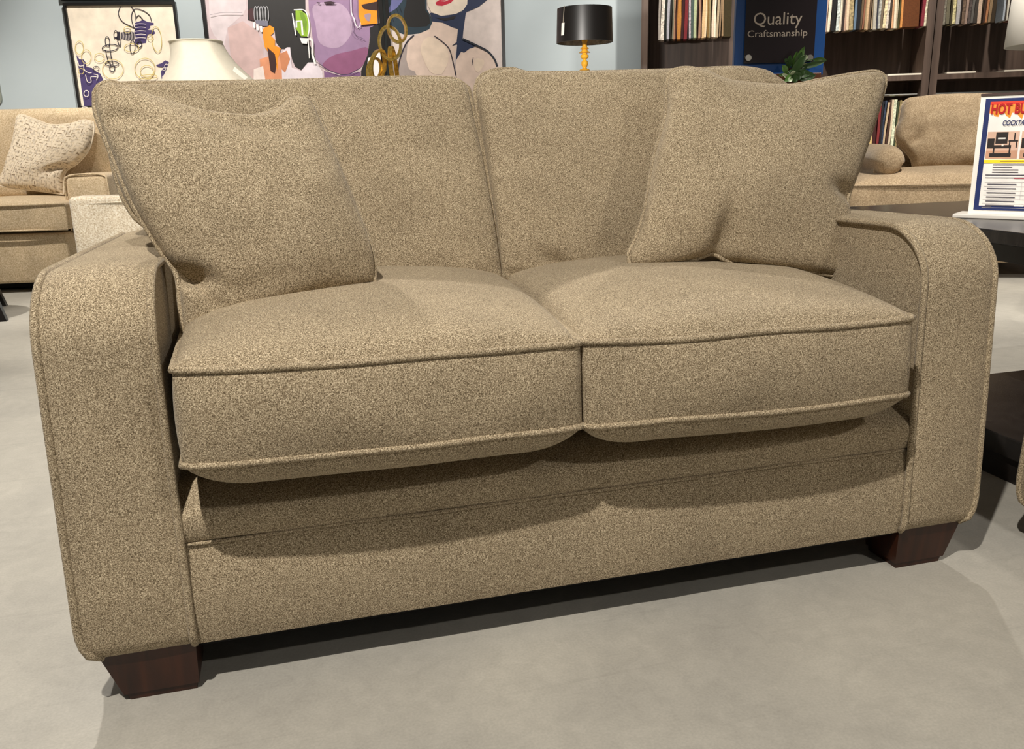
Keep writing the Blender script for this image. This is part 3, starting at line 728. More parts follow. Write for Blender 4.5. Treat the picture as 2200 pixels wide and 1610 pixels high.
# papers on the board
def paper(px0, px1, py, label):
    a0, z = sf.H(px0, py, .02); a1, _ = sf.H(px1, py, .02)
    mb = MB(); mb.box(sf, a0, a1, .02, .24, ZC+.0385, ZC+.05)
    tag(mb.build('catalog', mat('paper_white', (226, 218, 200), .7), origin=sf.P((a0+a1)/2, .12, ZC+.038)), label, 'book')
paper(1908, 1984, 163, 'thin pale catalog lying on shelf board above the taupe pillow corner')
paper(2034, 2096, 158, 'thin pale catalog lying on the shelf board above the beige armchair')
paper(2158, 2230, 151, 'thin white catalog lying on the shelf board near the white shade')

# ================================================================== QUALITY SIGN on a pedestal, plant
qf = Frame(PB(1669, 100, 4.75), -15)
qa0, qz0 = qf.H(1574, 161); qa1, _ = qf.H(1765, 161)
ptop = qz0-.012
ped = thing('display_pedestal', 'dark brown wooden pedestal behind loveseat carrying the blue sign and plant', 'cabinet', qf.P((qa0+qa1)/2, 0, 0))
PEDW = woodmat('pedestal_brown', (66, 34, 16), (96, 54, 28), 30, .4)
mb = MB(); mb.box(qf, qa0+.03, qa1-.09, -.18, .15, .06, ptop-.03); mb.build('body', PEDW, ped)
mb = MB(); mb.box(qf, qa0+.01, qa1-.07, -.20, .17, ptop-.03, ptop); mb.build('top', PEDW, ped, bevel=.004)
mb = MB(); mb.box(qf, qa0+.05, qa1-.04, -.20, .14, 0, .06); mb.build('plinth', PEDW, ped)
sg = thing('display_sign', 'blue upright sign board with dark acrylic panel reading Quality Craftsmanship', 'sign', qf.P((qa0+qa1)/2, 0, ptop))
BLUE = mat('royal_blue', (16, 72, 138), .45)
mb = MB(); mb.box(qf, qa0, qa1, -.02, .02, ptop, ptop+1.05); mb.build('board', BLUE, sg, bevel=.004)
pa0, pz0 = qf.H(1597, 137, -.03); pa1, _ = qf.H(1747, 137, -.03)
mb = MB(); mb.box(qf, pa0, pa1, -.034, -.030, pz0, ptop+.99); mb.build('acrylic_panel', mat('dark_acrylic', (40, 34, 36), .12), sg)
STEEL = mat('brushed_steel', (190, 185, 175), .3, .9)
for px, py in ((1606, 125), (1738, 125)):
    a, z = qf.H(px, py, -.03); mb = MB(); mb.tube([qf.P(a, -.050, z), qf.P(a, -.0202, z)], .016, 14); mb.build('standoff', STEEL, sg)
def text(body, fr, px0, px1, py_base, b, m, parent, height_px=None, shear=0, bold=0, name='lettering', depth=.0015):
    """lettering laid between two image columns on a standing plane"""
    cu = bpy.data.curves.new('t', 'FONT'); cu.body = body; cu.size = 1; cu.shear = shear; cu.offset = bold; cu.resolution_u = 3
    ob = bpy.data.objects.new('t', cu); C.objects.link(ob)
    dg = bpy.context.evaluated_depsgraph_get(); me = bpy.data.meshes.new_from_object(ob.evaluated_get(dg))
    bpy.data.objects.remove(ob); bpy.data.curves.remove(cu)
    xs = [v.co.x for v in me.vertices]; ys = [v.co.y for v in me.vertices]
    x0, x1 = min(xs), max(xs)
    a0, z0 = fr.H(px0, py_base, b); a1, z1_ = fr.H(px1, py_base, b)
    s = (a1-a0)/(x1-x0)
    if height_px: 
        zt = fr.H(px0, py_base-height_px, b)[1]; sy = (zt-z0)/.70
    else: sy = s
    mb = MB(); mb.v = [fr.P(a0+(v.co.x-x0)*s, b, z0+v.co.y*sy) for v in me.vertices]
    for p in me.polygons: mb.face(list(p.vertices))
    bpy.data.meshes.remove(me)
    return mb.build(name, m, parent, weld=False)
LETT = mat('sign_lettering', (186, 172, 156), .5)
text('Quality', qf, 1619, 1723, 54, -.0345, LETT, sg, 27)
text('Craftsmanship', qf, 1606, 1734, 80, -.0345, LETT, sg, 14.5)

# plant
pp = qf.P(qf.H(1705, 170, -.13)[0], -.13, ptop)
pl = thing('potted_plant', 'small potted plant with glossy green leaves in front of blue sign', 'plant', pp)
mb = MB(); mb.lathe(pp.x, pp.y, [(0, ptop), (.032, ptop), (.042, ptop+.022), (.043, ptop+.028), (.038, ptop+.028), (.035, ptop+.022), (0, ptop+.022)], 24)
mb.build('pot', mat('dark_pot', (40, 26, 18), .5), pl, smooth=True, angle=.6)
LEAF = [mat('leaf_dark', (52, 82, 38), .35), mat('leaf_mid', (84, 122, 54), .35), mat('leaf_pale', (186, 200, 164), .35)]
leaves = [((1700, 152), (1728, 100), 12, 1), ((1690, 150), (1697, 118), 10, 0), ((1694, 160), (1672, 162), 6, 1), ((1698, 160), (1730, 118), 13, 0), ((1716, 130), (1735, 120), 9, 2), ((1710, 148), (1733, 137), 9, 2), ((1712, 148), (1774, 131), 9, 0), ((1745, 128), (1775, 130), 8, 1),
          ((1702, 165), (1690, 176), 8, 2), ((1700, 160), (1684, 176), 9, 1), ((1700, 162), (1702, 152), 9, 2), ((1704, 160), (1742, 158), 13, 0), ((1708, 164), (1730, 148), 11, 0), ((1700, 150), (1712, 110), 10, 1), ((1690, 140), (1686, 125), 7, 0), ((1695, 170), (1678, 158), 6, 2), ((1712, 166), (1745, 166), 10, 0), ((1708, 168), (1752, 162), 15, 0), ((1700, 168), (1722, 160), 14, 0), ((1690, 160), (1680, 140), 10, 1), ((1706, 140), (1722, 112), 9, 0), ((1698, 170), (1715, 170), 12, 0)]
pbase = Vector((pp.x, pp.y, ptop+.022))
for i, (s, e, w, c) in enumerate(leaves):
    bb = -.13+random.uniform(-.05, .05) if max(s[1], e[1]) < 156 else -.235
    a, z = qf.H(*s, bb); P0 = qf.P(a, bb, z); a, z = qf.H(*e, bb-.03); P1 = qf.P(a, bb-.03, z)
    wd = w/F_PX*4.7*.6; d = (P1-P0); sd = d.cross(qf.v).normalized(); rows = []
    for k in range(9):
        t = k/8; ww = wd*math.sin(PI*min(1, t*.97+.02))**.8; mid = P0+d*t-qf.v*(.012*math.sin(PI*t))
        rows.append([mid-sd*ww-qf.v*.006, mid, mid+sd*ww-qf.v*.006])
    mb = MB(); mb.grid(rows); lf = mb.build('leaf', LEAF[c], pl, smooth=True)
    mb = MB(); mb.tube([pbase, pbase.lerp(P0, .6)+Vector((0, 0, .01)), P0], .0022, 6); mb.build('stem', LEAF[0], pl, smooth=True)

# ================================================================== CONSOLE with sculpture and drum lamp
cf = Frame(PB(1050, 150, 6.0), -12)
ca0 = cf.H(770, 200)[0]; ca1 = cf.H(1345, 200)[0]
CZ = .86
con = thing('console_table', 'dark console table behind the loveseat carrying gold rings and black lamp', 'table', cf.P((ca0+ca1)/2, 0, 0))
mb = MB(); mb.box(cf, ca0, ca1, -.2, .2, CZ-.04, CZ); mb.build('tabletop', BLACKWOOD, con, bevel=.004)
for x in (ca0+.02, ca1-.08):
    for y in (-.18, .12):
        mb = MB(); mb.box(cf, x, x+.06, y, y+.06, 0, CZ-.04); mb.build('leg', BLACKWOOD, con)
# drum lamp
lc = cf.P(cf.H(1256, 120)[0], 0, 0)
lz = lambda py: cf.H(1256, py)[1]
R0 = (cf.H(1317, 95)[0]-cf.H(1197, 95)[0])/2; R1 = (cf.H(1317, 20)[0]-cf.H(1200, 20)[0])/2
lamp = thing('table_lamp', 'table lamp with black drum shade and turned golden wooden stem', 'lamp', Vector((lc.x, lc.y, CZ)))
zt_, zb_ = lz(18), lz(92)
mb = MB(); mb.lathe(lc.x, lc.y, [(R1, zt_), (R0, zb_)], 56); mb.lathe(lc.x, lc.y, [(R1-.004, zt_), (R0-.004, zb_)], 56)
mb.lathe(lc.x, lc.y, [(R0, zb_), (R0-.004, zb_)], 56); mb.lathe(lc.x, lc.y, [(R1, zt_), (R1-.004, zt_)], 56)
sh = mb.build('lamp_shade', mat('black_satin', (24, 21, 19), .4), lamp, smooth=True, angle=.8)
mb = MB(); mb.lathe(lc.x, lc.y, [(R1-.006, zt_-.002), (R0-.006, zb_+.002)], 56)
mb.build('shade_lining', mat('silver_lining', (200, 190, 175), .25, .8, noise_amt=.4, noise_scale=25), sh, smooth=True, origin=origin_of(sh))
S = F_PX/6.05
prof = []
for py, w in ((86, 6), (88, 6), (91, 5), (96, 4.5), (101, 5), (104, 8), (105, 8.5), (106.5, 5), (109, 6), (112, 10.5), (113.5, 11.5), (114.5, 5), (116.5, 4.5), (118.5, 7.5), (120, 8.3), (121, 8), (123, 8), (125, 7), (127, 4), (130, 4), (133, 6.5), (137, 7), (141, 6), (145, 4), (147, 4.5), (149, 9), (151, 11), (153, 8), (156, 4), (165, 7), (175, 6), (190, 4), (205, 6), (215, 10), (220, 12)):
    prof.append((w/S, lz(py)))
prof += [(.05, CZ+.03), (.085, CZ+.02), (.085, CZ), (0, CZ)]
prof = [p for p in prof if p[1] >= CZ]
mb = MB(); mb.lathe(lc.x, lc.y, [(0, prof[0][1])]+prof, 28)
mb.build('stem', mat('golden_wood', (250, 178, 52), .3, 0, noise_amt=.2, noise_scale=30), lamp, smooth=True, angle=.9)
tg = cf.H(1208, 70)[0]
ang = math.asin(max(-1, min(1, (tg-cf.H(1256, 70)[0])/R0)))
q = lambda r, z, da=0: Vector((lc.x, lc.y, 0)) + cf.u*(r*math.sin(ang+da)) - cf.v*(r*math.cos(ang+da)) + Vector((0, 0, z))
mb = MB(); mb.grid([[q(R0+.006, lz(53), -.09), q(R0+.006, lz(53), .05)], [q(R0+.006, lz(79), -.12), q(R0+.006, lz(79), .02)]])
tgo = mb.build('price_tag', mat('tag_white', (250, 246, 236), .6), lamp)
mb = MB(); mb.tube([q(R1+.004, lz(17), 0), q(R0+.005, lz(53), -.02)], .0025, 6); mb.build('string', mat('string_gray', (150, 140, 125), .8), tgo, origin=origin_of(tgo))
# gold ring sculpture
gc = cf.H(842, 120)[0]
gs = thing('ring_sculpture', 'gold sculpture of interlocked hammered rings beside the woman painting', 'sculpture', cf.P(gc, 0, CZ))
GOLDM = mat('antique_gold', (236, 190, 96), .3, .6, noise_amt=.35, noise_scale=70, bump=.5)
def ring(cxp, cyp, rxp, ryp, yaw, tw, rot=0, b=0):
    a, z = cf.H(cxp, cyp, b); rx = rxp/S; ry = ryp/S
    rows = []
    n = 48
    for k in range(n):
        t = 2*PI*k/n; e = Vector((rx*math.cos(t), ry*math.sin(t)))
        e = Vector((e.x*math.cos(rot)-e.y*math.sin(rot), e.x*math.sin(rot)+e.y*math.cos(rot)))
        nrm = Vector((math.cos(t), math.sin(t))); r_ = []
        for (i, j) in ((-1, -1), (1, -1), (1, 1), (-1, 1)):
            rr = 1+i*tw*.28/max(rx, ry)
            x, zz = e.x*rr, e.y*rr
            dx = x*math.cos(yaw) - (j*tw*.55)*math.sin(yaw); db = x*math.sin(yaw)+(j*tw*.55)*math.cos(yaw)
            r_.append(cf.P(a+dx, b+db, z+zz))
        rows.append(r_)
    mb = MB(); mb.grid(rows, cu=True, cv=True)
    return mb.build('ring', GOLDM, gs, smooth=True, angle=.7)
ring(853, 62, 18, 25, .35, .030, .15, -.02)
ring(838, 93, 22, 31, -.25, .030, .1, .0)
ring(812, 140, 18, 30, .9, .030, -.45, -.02)
ring(804, 150, 14, 22, -.3, .028, -.3, .02)
ring(846, 150, 9, 42, 1.0, .030, .12, .03)
a, z = cf.H(838, 180); mb = MB(); mb.tube([cf.P(gc, 0, CZ+.02), cf.P(gc, 0, z+.02)], .012, 10); mb.build('stand_rod', GOLDM, gs, smooth=True)
mb = MB(); mb.box(cf, gc-.09, gc+.09, -.06, .06, CZ, CZ+.025); mb.build('base', BLACK, gs, bevel=.003)

# ================================================================== IVORY LAMP on an end table
ivf = Frame(PB(430, 120, 5.25), -14)
ic = ivf.P(ivf.H(424, 120)[0], 0, 0); iz = lambda py: ivf.H(424, py)[1]
S2 = F_PX/5.3
TZ = .60
ivt = thing('end_table', 'dark end table behind the loveseat carrying the ivory lamp', 'table', Vector((ic.x, ic.y, 0)))
mb = MB(); mb.box(Frame(ic, -14), -.2, .2, -.2, .2, TZ-.03, TZ); mb.build('tabletop', BLACKWOOD, ivt, bevel=.004)
for x in (-.18, .13):
    for y in (-.18, .13):
        mb = MB(); mb.box(Frame(ic, -14), x, x+.05, y, y+.05, 0, TZ-.03); mb.build('leg', BLACKWOOD, ivt)
iv = thing('table_lamp', 'table lamp with flared ivory bell shade in front of the paintings', 'lamp', Vector((ic.x, ic.y, TZ)))
IVORY = mat('ivory_silk', (246, 238, 218), .8, noise_amt=.03, noise_scale=40)
def bell(n=96):
    rows = []
    prof = [(51, 90), (49.5, 92), (50.5, 98), (52, 106), (56, 120), (62, 134), (70, 148), (80, 162), (90, 176), (104, 195), (118, 214), (121, 218)]
    for r, py in prof:
        row_ = []
        for k in range(n):
            t = 2*PI*k/n+.35
            ph = (t*6/(2*PI)) % 1.0
            sc = 1-.06*math.sin(PI*ph)*(1 if py > 92 else .4); tl_ = RH*(17*(py-90)/86/S2)
            row_.append(Vector((ic.x+r/S2*sc*math.cos(t), ic.y+r/S2*sc*math.sin(t), iz(py)))+tl_)
        rows.append(row_)
    return rows
mb = MB(); rw = bell(); mb.grid(rw, cv=True)
ish = mb.build('lamp_shade', IVORY, iv, smooth=True)
md = ish.modifiers.new('thick', 'SOLIDIFY'); md.thickness = .003
for idx, rr in ((0, .004), (-1, .005)):
    pb = MB(); pb.tube(rw[idx], rr, 6, closed=True); pb.build('shade_trim', IVORY, ish, smooth=True, origin=origin_of(ish))
zsb = iz(205)
mb = MB(); mb.lathe(ic.x, ic.y, [(0, zsb+.12), (.012, zsb+.12), (.012, zsb), (.05, zsb-.03), (.1, zsb-.15), (.09, TZ+.16), (.05, TZ+.05), (.09, TZ+.02), (.09, TZ), (0, TZ)], 28)
mb.build('lamp_base', mat('cream_ceramic', (220, 208, 184), .3), iv, smooth=True)
a0_ = Vector((0, 0, 0)); bt = -.19
def ivp(px, py): a, z = ivf.H(px, py, bt); return ivf.P(a, bt, z)
mb = MB(); mb.poly([ivp(504, 143), ivp(532, 166), ivp(526, 172), ivp(500, 152)]); mb.build('price_tag', mat('tag_white', (240, 232, 214), .6), iv)

# ================================================================== CREAM SOFA at left
so_ = PB(60, 618, 5.35); crf = Frame(so_, -10)
ca = lambda px, py, b=0: crf.H(px, py, b)
e_a, _ = ca(158, 600); s_a, _ = ca(146, 470, -.03)
L0 = e_a-2.1
cs = thing('sofa', 'cream upholstered sofa against the blue wall with one patterned pillow', 'sofa', crf.P((L0+e_a)/2, .45, 0))
zb0 = ca(60, 618)[1]; zs0 = ca(60, 503)[1]
zb0 = max(.06, zb0)
def soft_box(fr, name, a0, a1, b0, b1, z0, z1, r, m, parent, seg=4, crown=0):
    mb = MB(); mb.box(fr, a0, a1, b0, b1, z0, z1)
    o = mb.build(name, m, parent)
    bm = bmesh.new(); bm.from_mesh(o.data)
    bmesh.ops.bevel(bm, geom=list(bm.edges), offset=r, segments=seg, affect='EDGES', profile=.5)
    if crown:
        bmesh.ops.subdivide_edges(bm, edges=[e for e in bm.edges if e.calc_length() > .15], cuts=9, use_grid_fill=True)
        zmax = max(v.co.z for v in bm.verts); og = origin_of(parent)
        for v in bm.verts:
            if v.co.z > zmax-1e-3:
                d = v.co+og-fr.o; a = d.dot(fr.u); b = d.dot(fr.v)
                u = (a-a0)/(a1-a0); w = (b-b0)/(b1-b0)
                v.co.z += crown*(max(0, 1-(2*u-1)**2)*max(0, 1-(2*w-1)**2))**.5
    for f in bm.faces: f.smooth = True
    bm.to_mesh(o.data); bm.free()
    return o
def welt(fr, pts, m, parent, r=.006):
    pb = MB(); pb.tube([fr.P(*p) for p in pts], r, 6); return pb.build('piping', m, parent, smooth=True, origin=origin_of(parent))
armw = .34
soft_box(crf, 'base', L0, e_a, 0, .92, zb0, zs0, .02, CREAM, cs)
zt1 = ca(60, 440, -.03)[1]; zl1 = ca(60, 496, -.03)[1]
mids = s_a-.82
for x0, x1 in ((mids, s_a), (mids-.82, mids)):
    cu = soft_box(crf, 'seat_cushion', x0+.003, x1-.003, -.03, .6, zl1, zt1, .012, CREAM, cs, crown=.04)
    for zz in (zt1-.002, zl1+.002): welt(crf, [(x0+.01, -.03, zz), (x0+.3, -.036, zz), (x1-.3, -.036, zz), (x1-.01, -.03, zz)], CREAM, cu)
zbt = ca(60, 236, .72)[1]
bk = soft_box(crf, 'back', L0+.02, ca(232, 300, .72)[0], .70, .98, zs0, zbt-.02, .06, CREAM, cs)
for x0, x1 in ((ca(200, 300, .52)[0]-.88, ca(200, 300, .52)[0]+.09), (ca(200, 300, .52)[0]-1.72, ca(200, 300, .52)[0]-.885)):
    soft_box(crf, 'back_cushion', x0, x1, .50, .73, zt1-.0, zbt, .07, CREAM, cs, seg=6)
for aa0, aa1 in ((ca(138, 400, .10)[0], ca(232, 400, .10)[0]), (L0, L0+.3)):
    zat = ca(185, 374, .10)[1]
    ar = soft_box(crf, 'arm', aa0, aa1, .10, .95, zs0-.05, zat, .035, CREAM, cs)
    pts = [(aa0+.002, .104, zs0), (aa0+.002, .104, zat-.06), (aa0+.03, .104, zat-.012), ((aa0+aa1)/2, .102, zat+.0), (aa1-.03, .104, zat-.008), (aa1-.002, .104, zat-.05), (aa1-.002, .104, zs0)]
    pb = MB(); pb.tube(catmull([crf.P(*p) for p in pts], 40), .006, 6); pb.build('piping', CREAM, ar, smooth=True, origin=origin_of(ar))
for x in (L0+.06, e_a-.14):
    for y in (.05, .80):
        mb = MB(); mb.box(crf, x, x+.08, y, y+.08, 0, zb0); mb.build('leg', BLACKWOOD, cs)
mb = MB(); mb.box(crf, L0+.16, e_a-.16, .12, .78, .02, zb0+.01); mb.build('underside_shade', DARKVOID, cs)  # near-black block standing in for the shade under the sofa
# patterned pillow
tw = tweed()
pf = lambda pts, b0=.30, b1=.44: [(lambda px, py: (lambda b: crf.P(crf.H(px, py, b)[0], b, crf.H(px, py, b)[1]))(b1+(b0-b1)*max(0, min(1, (py-250)/160))))(px, py) for px, py in pts]
pillow('throw_pillow', pf([(36, 252), (46, 246), (80, 258), (110, 268), (150, 266), (180, 258), (200, 262)]), pf([(36, 252), (28, 300), (14, 350), (-6, 398)]),
       pf([(200, 262), (202, 280), (192, 320), (168, 350), (140, 372), (137, 418)]), pf([(-6, 398), (30, 405), (80, 410), (137, 418)]), .085, .07, tw, None, ex=.42, n=40, seed=9,
       creases=[(.85, .72, -.3, .14, .05, .035)], pipe=.005, wob=.008, uv=True, origin=crf.P(crf.H(90, 340, .35)[0], .35, zt1+.1),
       label=('square tan woven tweed pillow leaning in the corner of the cream sofa', 'pillow'))

# ================================================================== BOUCLE chair back, black table leg
bf = Frame(PB(150, 440, 4.2), -12)
b0_ = bf.H(146, 440)[0]; bz1 = bf.H(146, 424)[1]
bo = thing('accent_chair', 'ivory boucle accent chair back between cream sofa and loveseat arm', 'chair', bf.P(b0_+.4, .35, 0))
soft_box(bf, 'back', b0_, b0_+.52, 0, .15, .16, bz1, .022, BOUCLE, bo, seg=4)
welt(bf, [(b0_+.02, .006, bz1-.035), (b0_+.26, .0, bz1-.03), (b0_+.5, .006, bz1-.035)], BOUCLE, bo, .005)
soft_box(bf, 'seat', b0_+.03, b0_+.49, .15, .6, .16, .42, .04, BOUCLE, bo)
for x in (b0_+.06, b0_+.42):
    for y in (.05, .52):
        mb = MB(); mb.box(bf, x, x+.04, y, y+.04, 0, .17); mb.build('leg', BLACKWOOD, bo)
tl = PZ(9, 690, 0)
tb = thing('side_table', 'black side table with splayed legs at the edge beside cream sofa', 'table', tl-RH*.36)
tc0 = tl-RH*.36+FH*.1
mb = MB(); mb.lathe(tc0.x, tc0.y, [(0, .45), (.26, .45), (.26, .48), (0, .48)], 40); mb.build('tabletop', BLACKWOOD, tb)
for k, e in enumerate((tl, tc0-(tl-tc0), tc0+Vector((-(tl-tc0).y, (tl-tc0).x, 0)), tc0-Vector((-(tl-tc0).y, (tl-tc0).x, 0)))):
    mb = MB(); e = Vector((e.x, e.y, 0)); c = Vector((tc0.x, tc0.y, .45)); up = c.lerp(Vector((e.x, e.y, .45)), .55)
    w = .017; mb.hexa([e+Vector((-w, -w, 0)), e+Vector((w, -w, 0)), e+Vector((w, w, 0)), e+Vector((-w, w, 0)), up+Vector((-w, -w, 0))*1.5, up+Vector((w, -w, 0))*1.5, up+Vector((w, w, 0))*1.5, up+Vector((-w, w, 0))*1.5])
    mb.build('leg', BLACKWOOD, tb)

# ================================================================== BEIGE ARMCHAIR at right
rf = Frame(PB(2000, 396, 5.0), -24)
ra = lambda px, py, b=0: rf.H(px, py, b)
zse = ra(2000, 396)[1]
x0 = ra(1822, 396)[0]; x1 = ra(2330, 396)[0]
ac = thing('armchair', 'beige rolled-arm armchair with loose back cushion in front of the shelving', 'chair', rf.P((x0+x1)/2, .45, 0))
soft_box(rf, 'base', x0-.0, x1+.0, .03, .92, .09, zse-.12, .03, BEIGE, ac)
cu = soft_box(rf, 'seat_cushion', x0+.01, x1-.01, 0, .66, zse-.16, zse, .02, BEIGE, ac, crown=.09)
welt(rf, [(x0+.03, .0, zse-.004), (x0+.35, -.006, zse-.002), (x1-.35, -.006, zse-.002), (x1-.03, .0, zse-.004)], BEIGE, cu)
# rolled arms
ar_a0 = ra(1850, 340, .25)[0]; ar_a1 = ra(1956, 340, .25)[0]; ar_zt = ra(1930, 309, .35)[1]
rr = (ar_a1-ar_a0)/2*.72
for s, cxa in ((0, (ar_a0+ar_a1)/2), (1, x1-(ar_a0-x0)-(ar_a1-ar_a0)/2)):
    mb = MB(); zc = ar_zt-rr; rows = []
    for bb, k in ((.10, .0), (.105, .4), (.12, .66), (.15, .83), (.20, .94), (.28, 1), (.6, 1), (.95, 1), (.97, .9), (.97, 0)):
        row_ = []
        for t in range(28):
            th = 2*PI*t/28; dx = rr*k*math.cos(th); dz = rr*k*math.sin(th)
            if dz < 0: dx *= .85
            row_.append(rf.P(cxa+dx, bb, zc+dz))
        rows.append(row_)
    mb.grid(rows, cv=True); arm_ = mb.build('arm', BEIGE, ac, smooth=True)
    mb = MB(); mb.box(rf, cxa-rr*.75, cxa+rr*.75, .2, .94, .1, zc); mb.build('arm_panel', BEIGE, ac)
ztb = ra(2000, 206, .62)[1]
soft_box(rf, 'back', ra(1945, 260, .75)[0], x1-.12, .74, .98, .2, ztb-.06, .08, BEIGE, ac)
def rb(pts, b0=.50, b1=.66): return [(lambda b: rf.P(rf.H(px, py, b)[0], b, rf.H(px, py, b)[1]))(b1+(b0-b1)*max(0, min(1, (py-205)/145))) for px, py in pts]
pillow('back_cushion', rb([(1936, 228), (1950, 213), (1985, 208), (2060, 205), (2130, 204), (2165, 212), (2178, 228)]), rb([(1936, 228), (1930, 262), (1924, 280), (1926, 305), (1954, 338), (1962, 366)]),
       rb([(2178, 228), (2184, 270), (2186, 310), (2184, 366)]), rb([(1962, 366), (2060, 368), (2184, 366)]), .12, .10, BEIGE, ac, ex=.3, n=40, seed=5, wob=.014, pipe=.005,
       creases=[(.12, .62, -.9, .12, .04, .03)])
for x in (x0+.05, x1-.12):
    for y in (.08, .84):
        mb = MB(); mb.box(rf, x, x+.07, y, y+.07, 0, .10); mb.build('leg', LEGWOOD, ac)

# ================================================================== END TABLE beside the loveseat
et = thing('cocktail_table', 'low black table with thick lower shelf standing right beside the loveseat arm', 'table', Vector((2.40, .75, 0)))
TBZ = .607
GLOSS = woodmat('black_gloss_top', (30, 28, 27), (44, 41, 39), 30, .22)
mb = MB(); mb.box(fr0, 2.075, 2.85, .06, 1.25, TBZ-.035, TBZ); mb.build('tabletop', GLOSS, et, bevel=.004)
mb = MB(); mb.box(fr0, 2.13, 2.80, .12, 1.19, TBZ-.085, TBZ-.035); mb.build('apron', BLACKWOOD, et)
mb = MB(); mb.box(fr0, 2.034, 2.86, .05, .80, .066, .118); mb.build('lower_shelf', GLOSS, et, bevel=.003)
mb = MB(); mb.box(fr0, 2.05, 2.84, .08, .78, 0, .066); mb.build('plinth', BLACKWOOD, et)
for x in (2.09, 2.77):
    for y in (.07, .70):
        mb = MB(); mb.box(fr0, x, x+.06, y, y+.06, .118, TBZ-.035); mb.build('leg', BLACKWOOD, et)

# ---------- HOT BUY counter sign
hp = PZ(2078, 457, TBZ+.012); hf = Frame(hp, -55)
h0 = hf.H(2081, 454)[0]; hz1 = hf.H(2106, 207)[1]; h1 = h0+.46
HB = -.012
hs = thing('counter_sign', 'white counter sign in acrylic holder with blue border and red HOT headline', 'sign', hf.P((h0+h1)/2, 0, TBZ))
WHT = mat('sign_white', (240, 236, 228), .45)
mb = MB(); mb.box(hf, h0-.03, h1+.03, -.05, .05, TBZ, TBZ+.012); mb.build('stand_base', mat('base_white', (226, 222, 214), .35), hs, bevel=.003)
mb = MB(); mb.box(hf, h0, h1, -.006, .006, TBZ+.012, hz1); mb.build('holder', WHT, hs)
mb = MB(); mb.box(hf, h0, h1, -.009, .009, hz1, hz1+.006); mb.build('top_edge', mat('edge_dark', (70, 52, 48), .5), hs)
A = Art(hf, -.0075, 2050, 190, 5.367); A.step = .00002
NAVY = (22, 40, 96)
HS = h0-hf.H(2100, 330)[0]
hh = lambda px, py: (hf.H(px, py, -.0075)[0]+HS, hf.H(px, py, -.0075)[1])
bx0 = hh(2114, 214)[0]; 
zbt_ = hh(2100, 451)[1]; ztp = hh(2114, 213)[1]
def R_(rgb, a0, a1, z0, z1):
    A.col(rgb); A.lay += A.step; b = A.b-A.lay
    A.mb.poly([hf.P(a0, b, z0), hf.P(a1, b, z0), hf.P(a1, b, z1), hf.P(a0, b, z1)])
bl = h0+.013; br = h1-.022; H_ = ztp-zbt_
R_(NAVY, bl, br, zbt_, ztp); R_((240, 236, 230), bl+.013, br-.013, zbt_+.012, ztp-.008)
zz = lambda f: ztp-H_*f
def hz(py): # image row near the sign's left part -> height
    return hh(2125, py)[1]
R_((250, 150, 60), bl+.013, br-.013, hz(244), ztp-.008)
R_((216, 60, 40), bl+.013, br-.013, hz(226), ztp-.008)
for k in range(14):
    a = bl+.02+k*.029
    zc_ = hz(244); A.col((244, 150, 46)); A.lay += A.step; b_ = A.b-A.lay
    A.mb.poly([hf.P(a, b_, zc_+.002), hf.P(a+.02, b_, zc_+.002), hf.P(a+.016, b_, zc_-.010-.004*(k % 3)), hf.P(a+.006, b_, zc_-.008)])
def photo(a0, a1, zt, zb):
    R_((214, 178, 156), a0, a1, zb, zt); R_((196, 150, 122), a0, a1, zb, zb+(zt-zb)*.3)
    w = a1-a0; h = zt-zb; K = (34, 26, 24)
    for x0, x1, y0, y1 in ((.27, .65, .55, .98), (.02, .24, .38, .75), (.22, .78, .38, .5), (.22, .27, .12, .4), (.72, .77, .12, .4), (.12, .8, .06, .2), (.68, .98, .62, .68), (.7, .74, .4, .64), (.92, .96, .4, .64), (.84, .88, .68, .95)):
        R_(K, a0+w*x0, a0+w*x1, zb+h*y0, zb+h*y1)
    R_((210, 206, 200), a0+w*.34, a0+w*.58, zb+h*.72, zb+h*.78); R_((226, 220, 206), a0+w*.48, a0+w*.54, zb+h*.46, zb+h*.53)
pz1 = hz(283.5); pz0 = hz(341)
pw_ = hh(2180, 310)[0]-hh(2112, 310)[0]
pa = bl+.015; photo(pa, pa+pw_, pz1, pz0); photo(pa+pw_*1.07, pa+pw_*2.07, pz1, pz0); 
R_((246, 214, 40), bl+.013, br-.013, hz(351), hz(343.5))
DG = (84, 82, 92)
def textrow(py, segs, rgb=DG, h=.0035):
    z = hz(py)
    for f0, f1 in segs: R_(rgb, bl+.013+(br-bl-.026)*f0, bl+.013+(br-bl-.026)*f1, z-h/2, z+h/2)
textrow(347, [(.1, .9)], (150, 110, 40), .002)
for py, sg_ in ((354, [(.06, .75)]), (359, [(.06, .18), (.42, .56)]), (365, [(.06, .22), (.42, .6)]), (370, [(.06, .22), (.42, .75)]), (376, [(.02, .26)]), (381.5, [(.02, .98)])): textrow(py, sg_, DG if py != 381.5 else (170, 170, 172), .0026)
textrow(382.5, [(.2, .75)], (196, 74, 92), .0026)
for k in range(7): textrow(391+k*9.2, [(.02, .98)], (186, 184, 186), .0009)
for k in range(6): textrow(396+k*9.0, [(.04, .22), (.28, .38), (.43, .6)], DG, .0028)
for k in range(5): textrow(405+k*9.0, [(.66, .98)], (120, 118, 118), .008)
for f in (.25, .41, .63): R_((190, 188, 190), bl+.013+(br-bl-.026)*f, bl+.013+(br-bl-.026)*f+.0009, zbt_+.03, hz(391))
textrow(444, [(.02, .08)], DG, .002)
A.mb.build('printed_sheet', A.mats, hs, weld=False)
A.lay += .0006
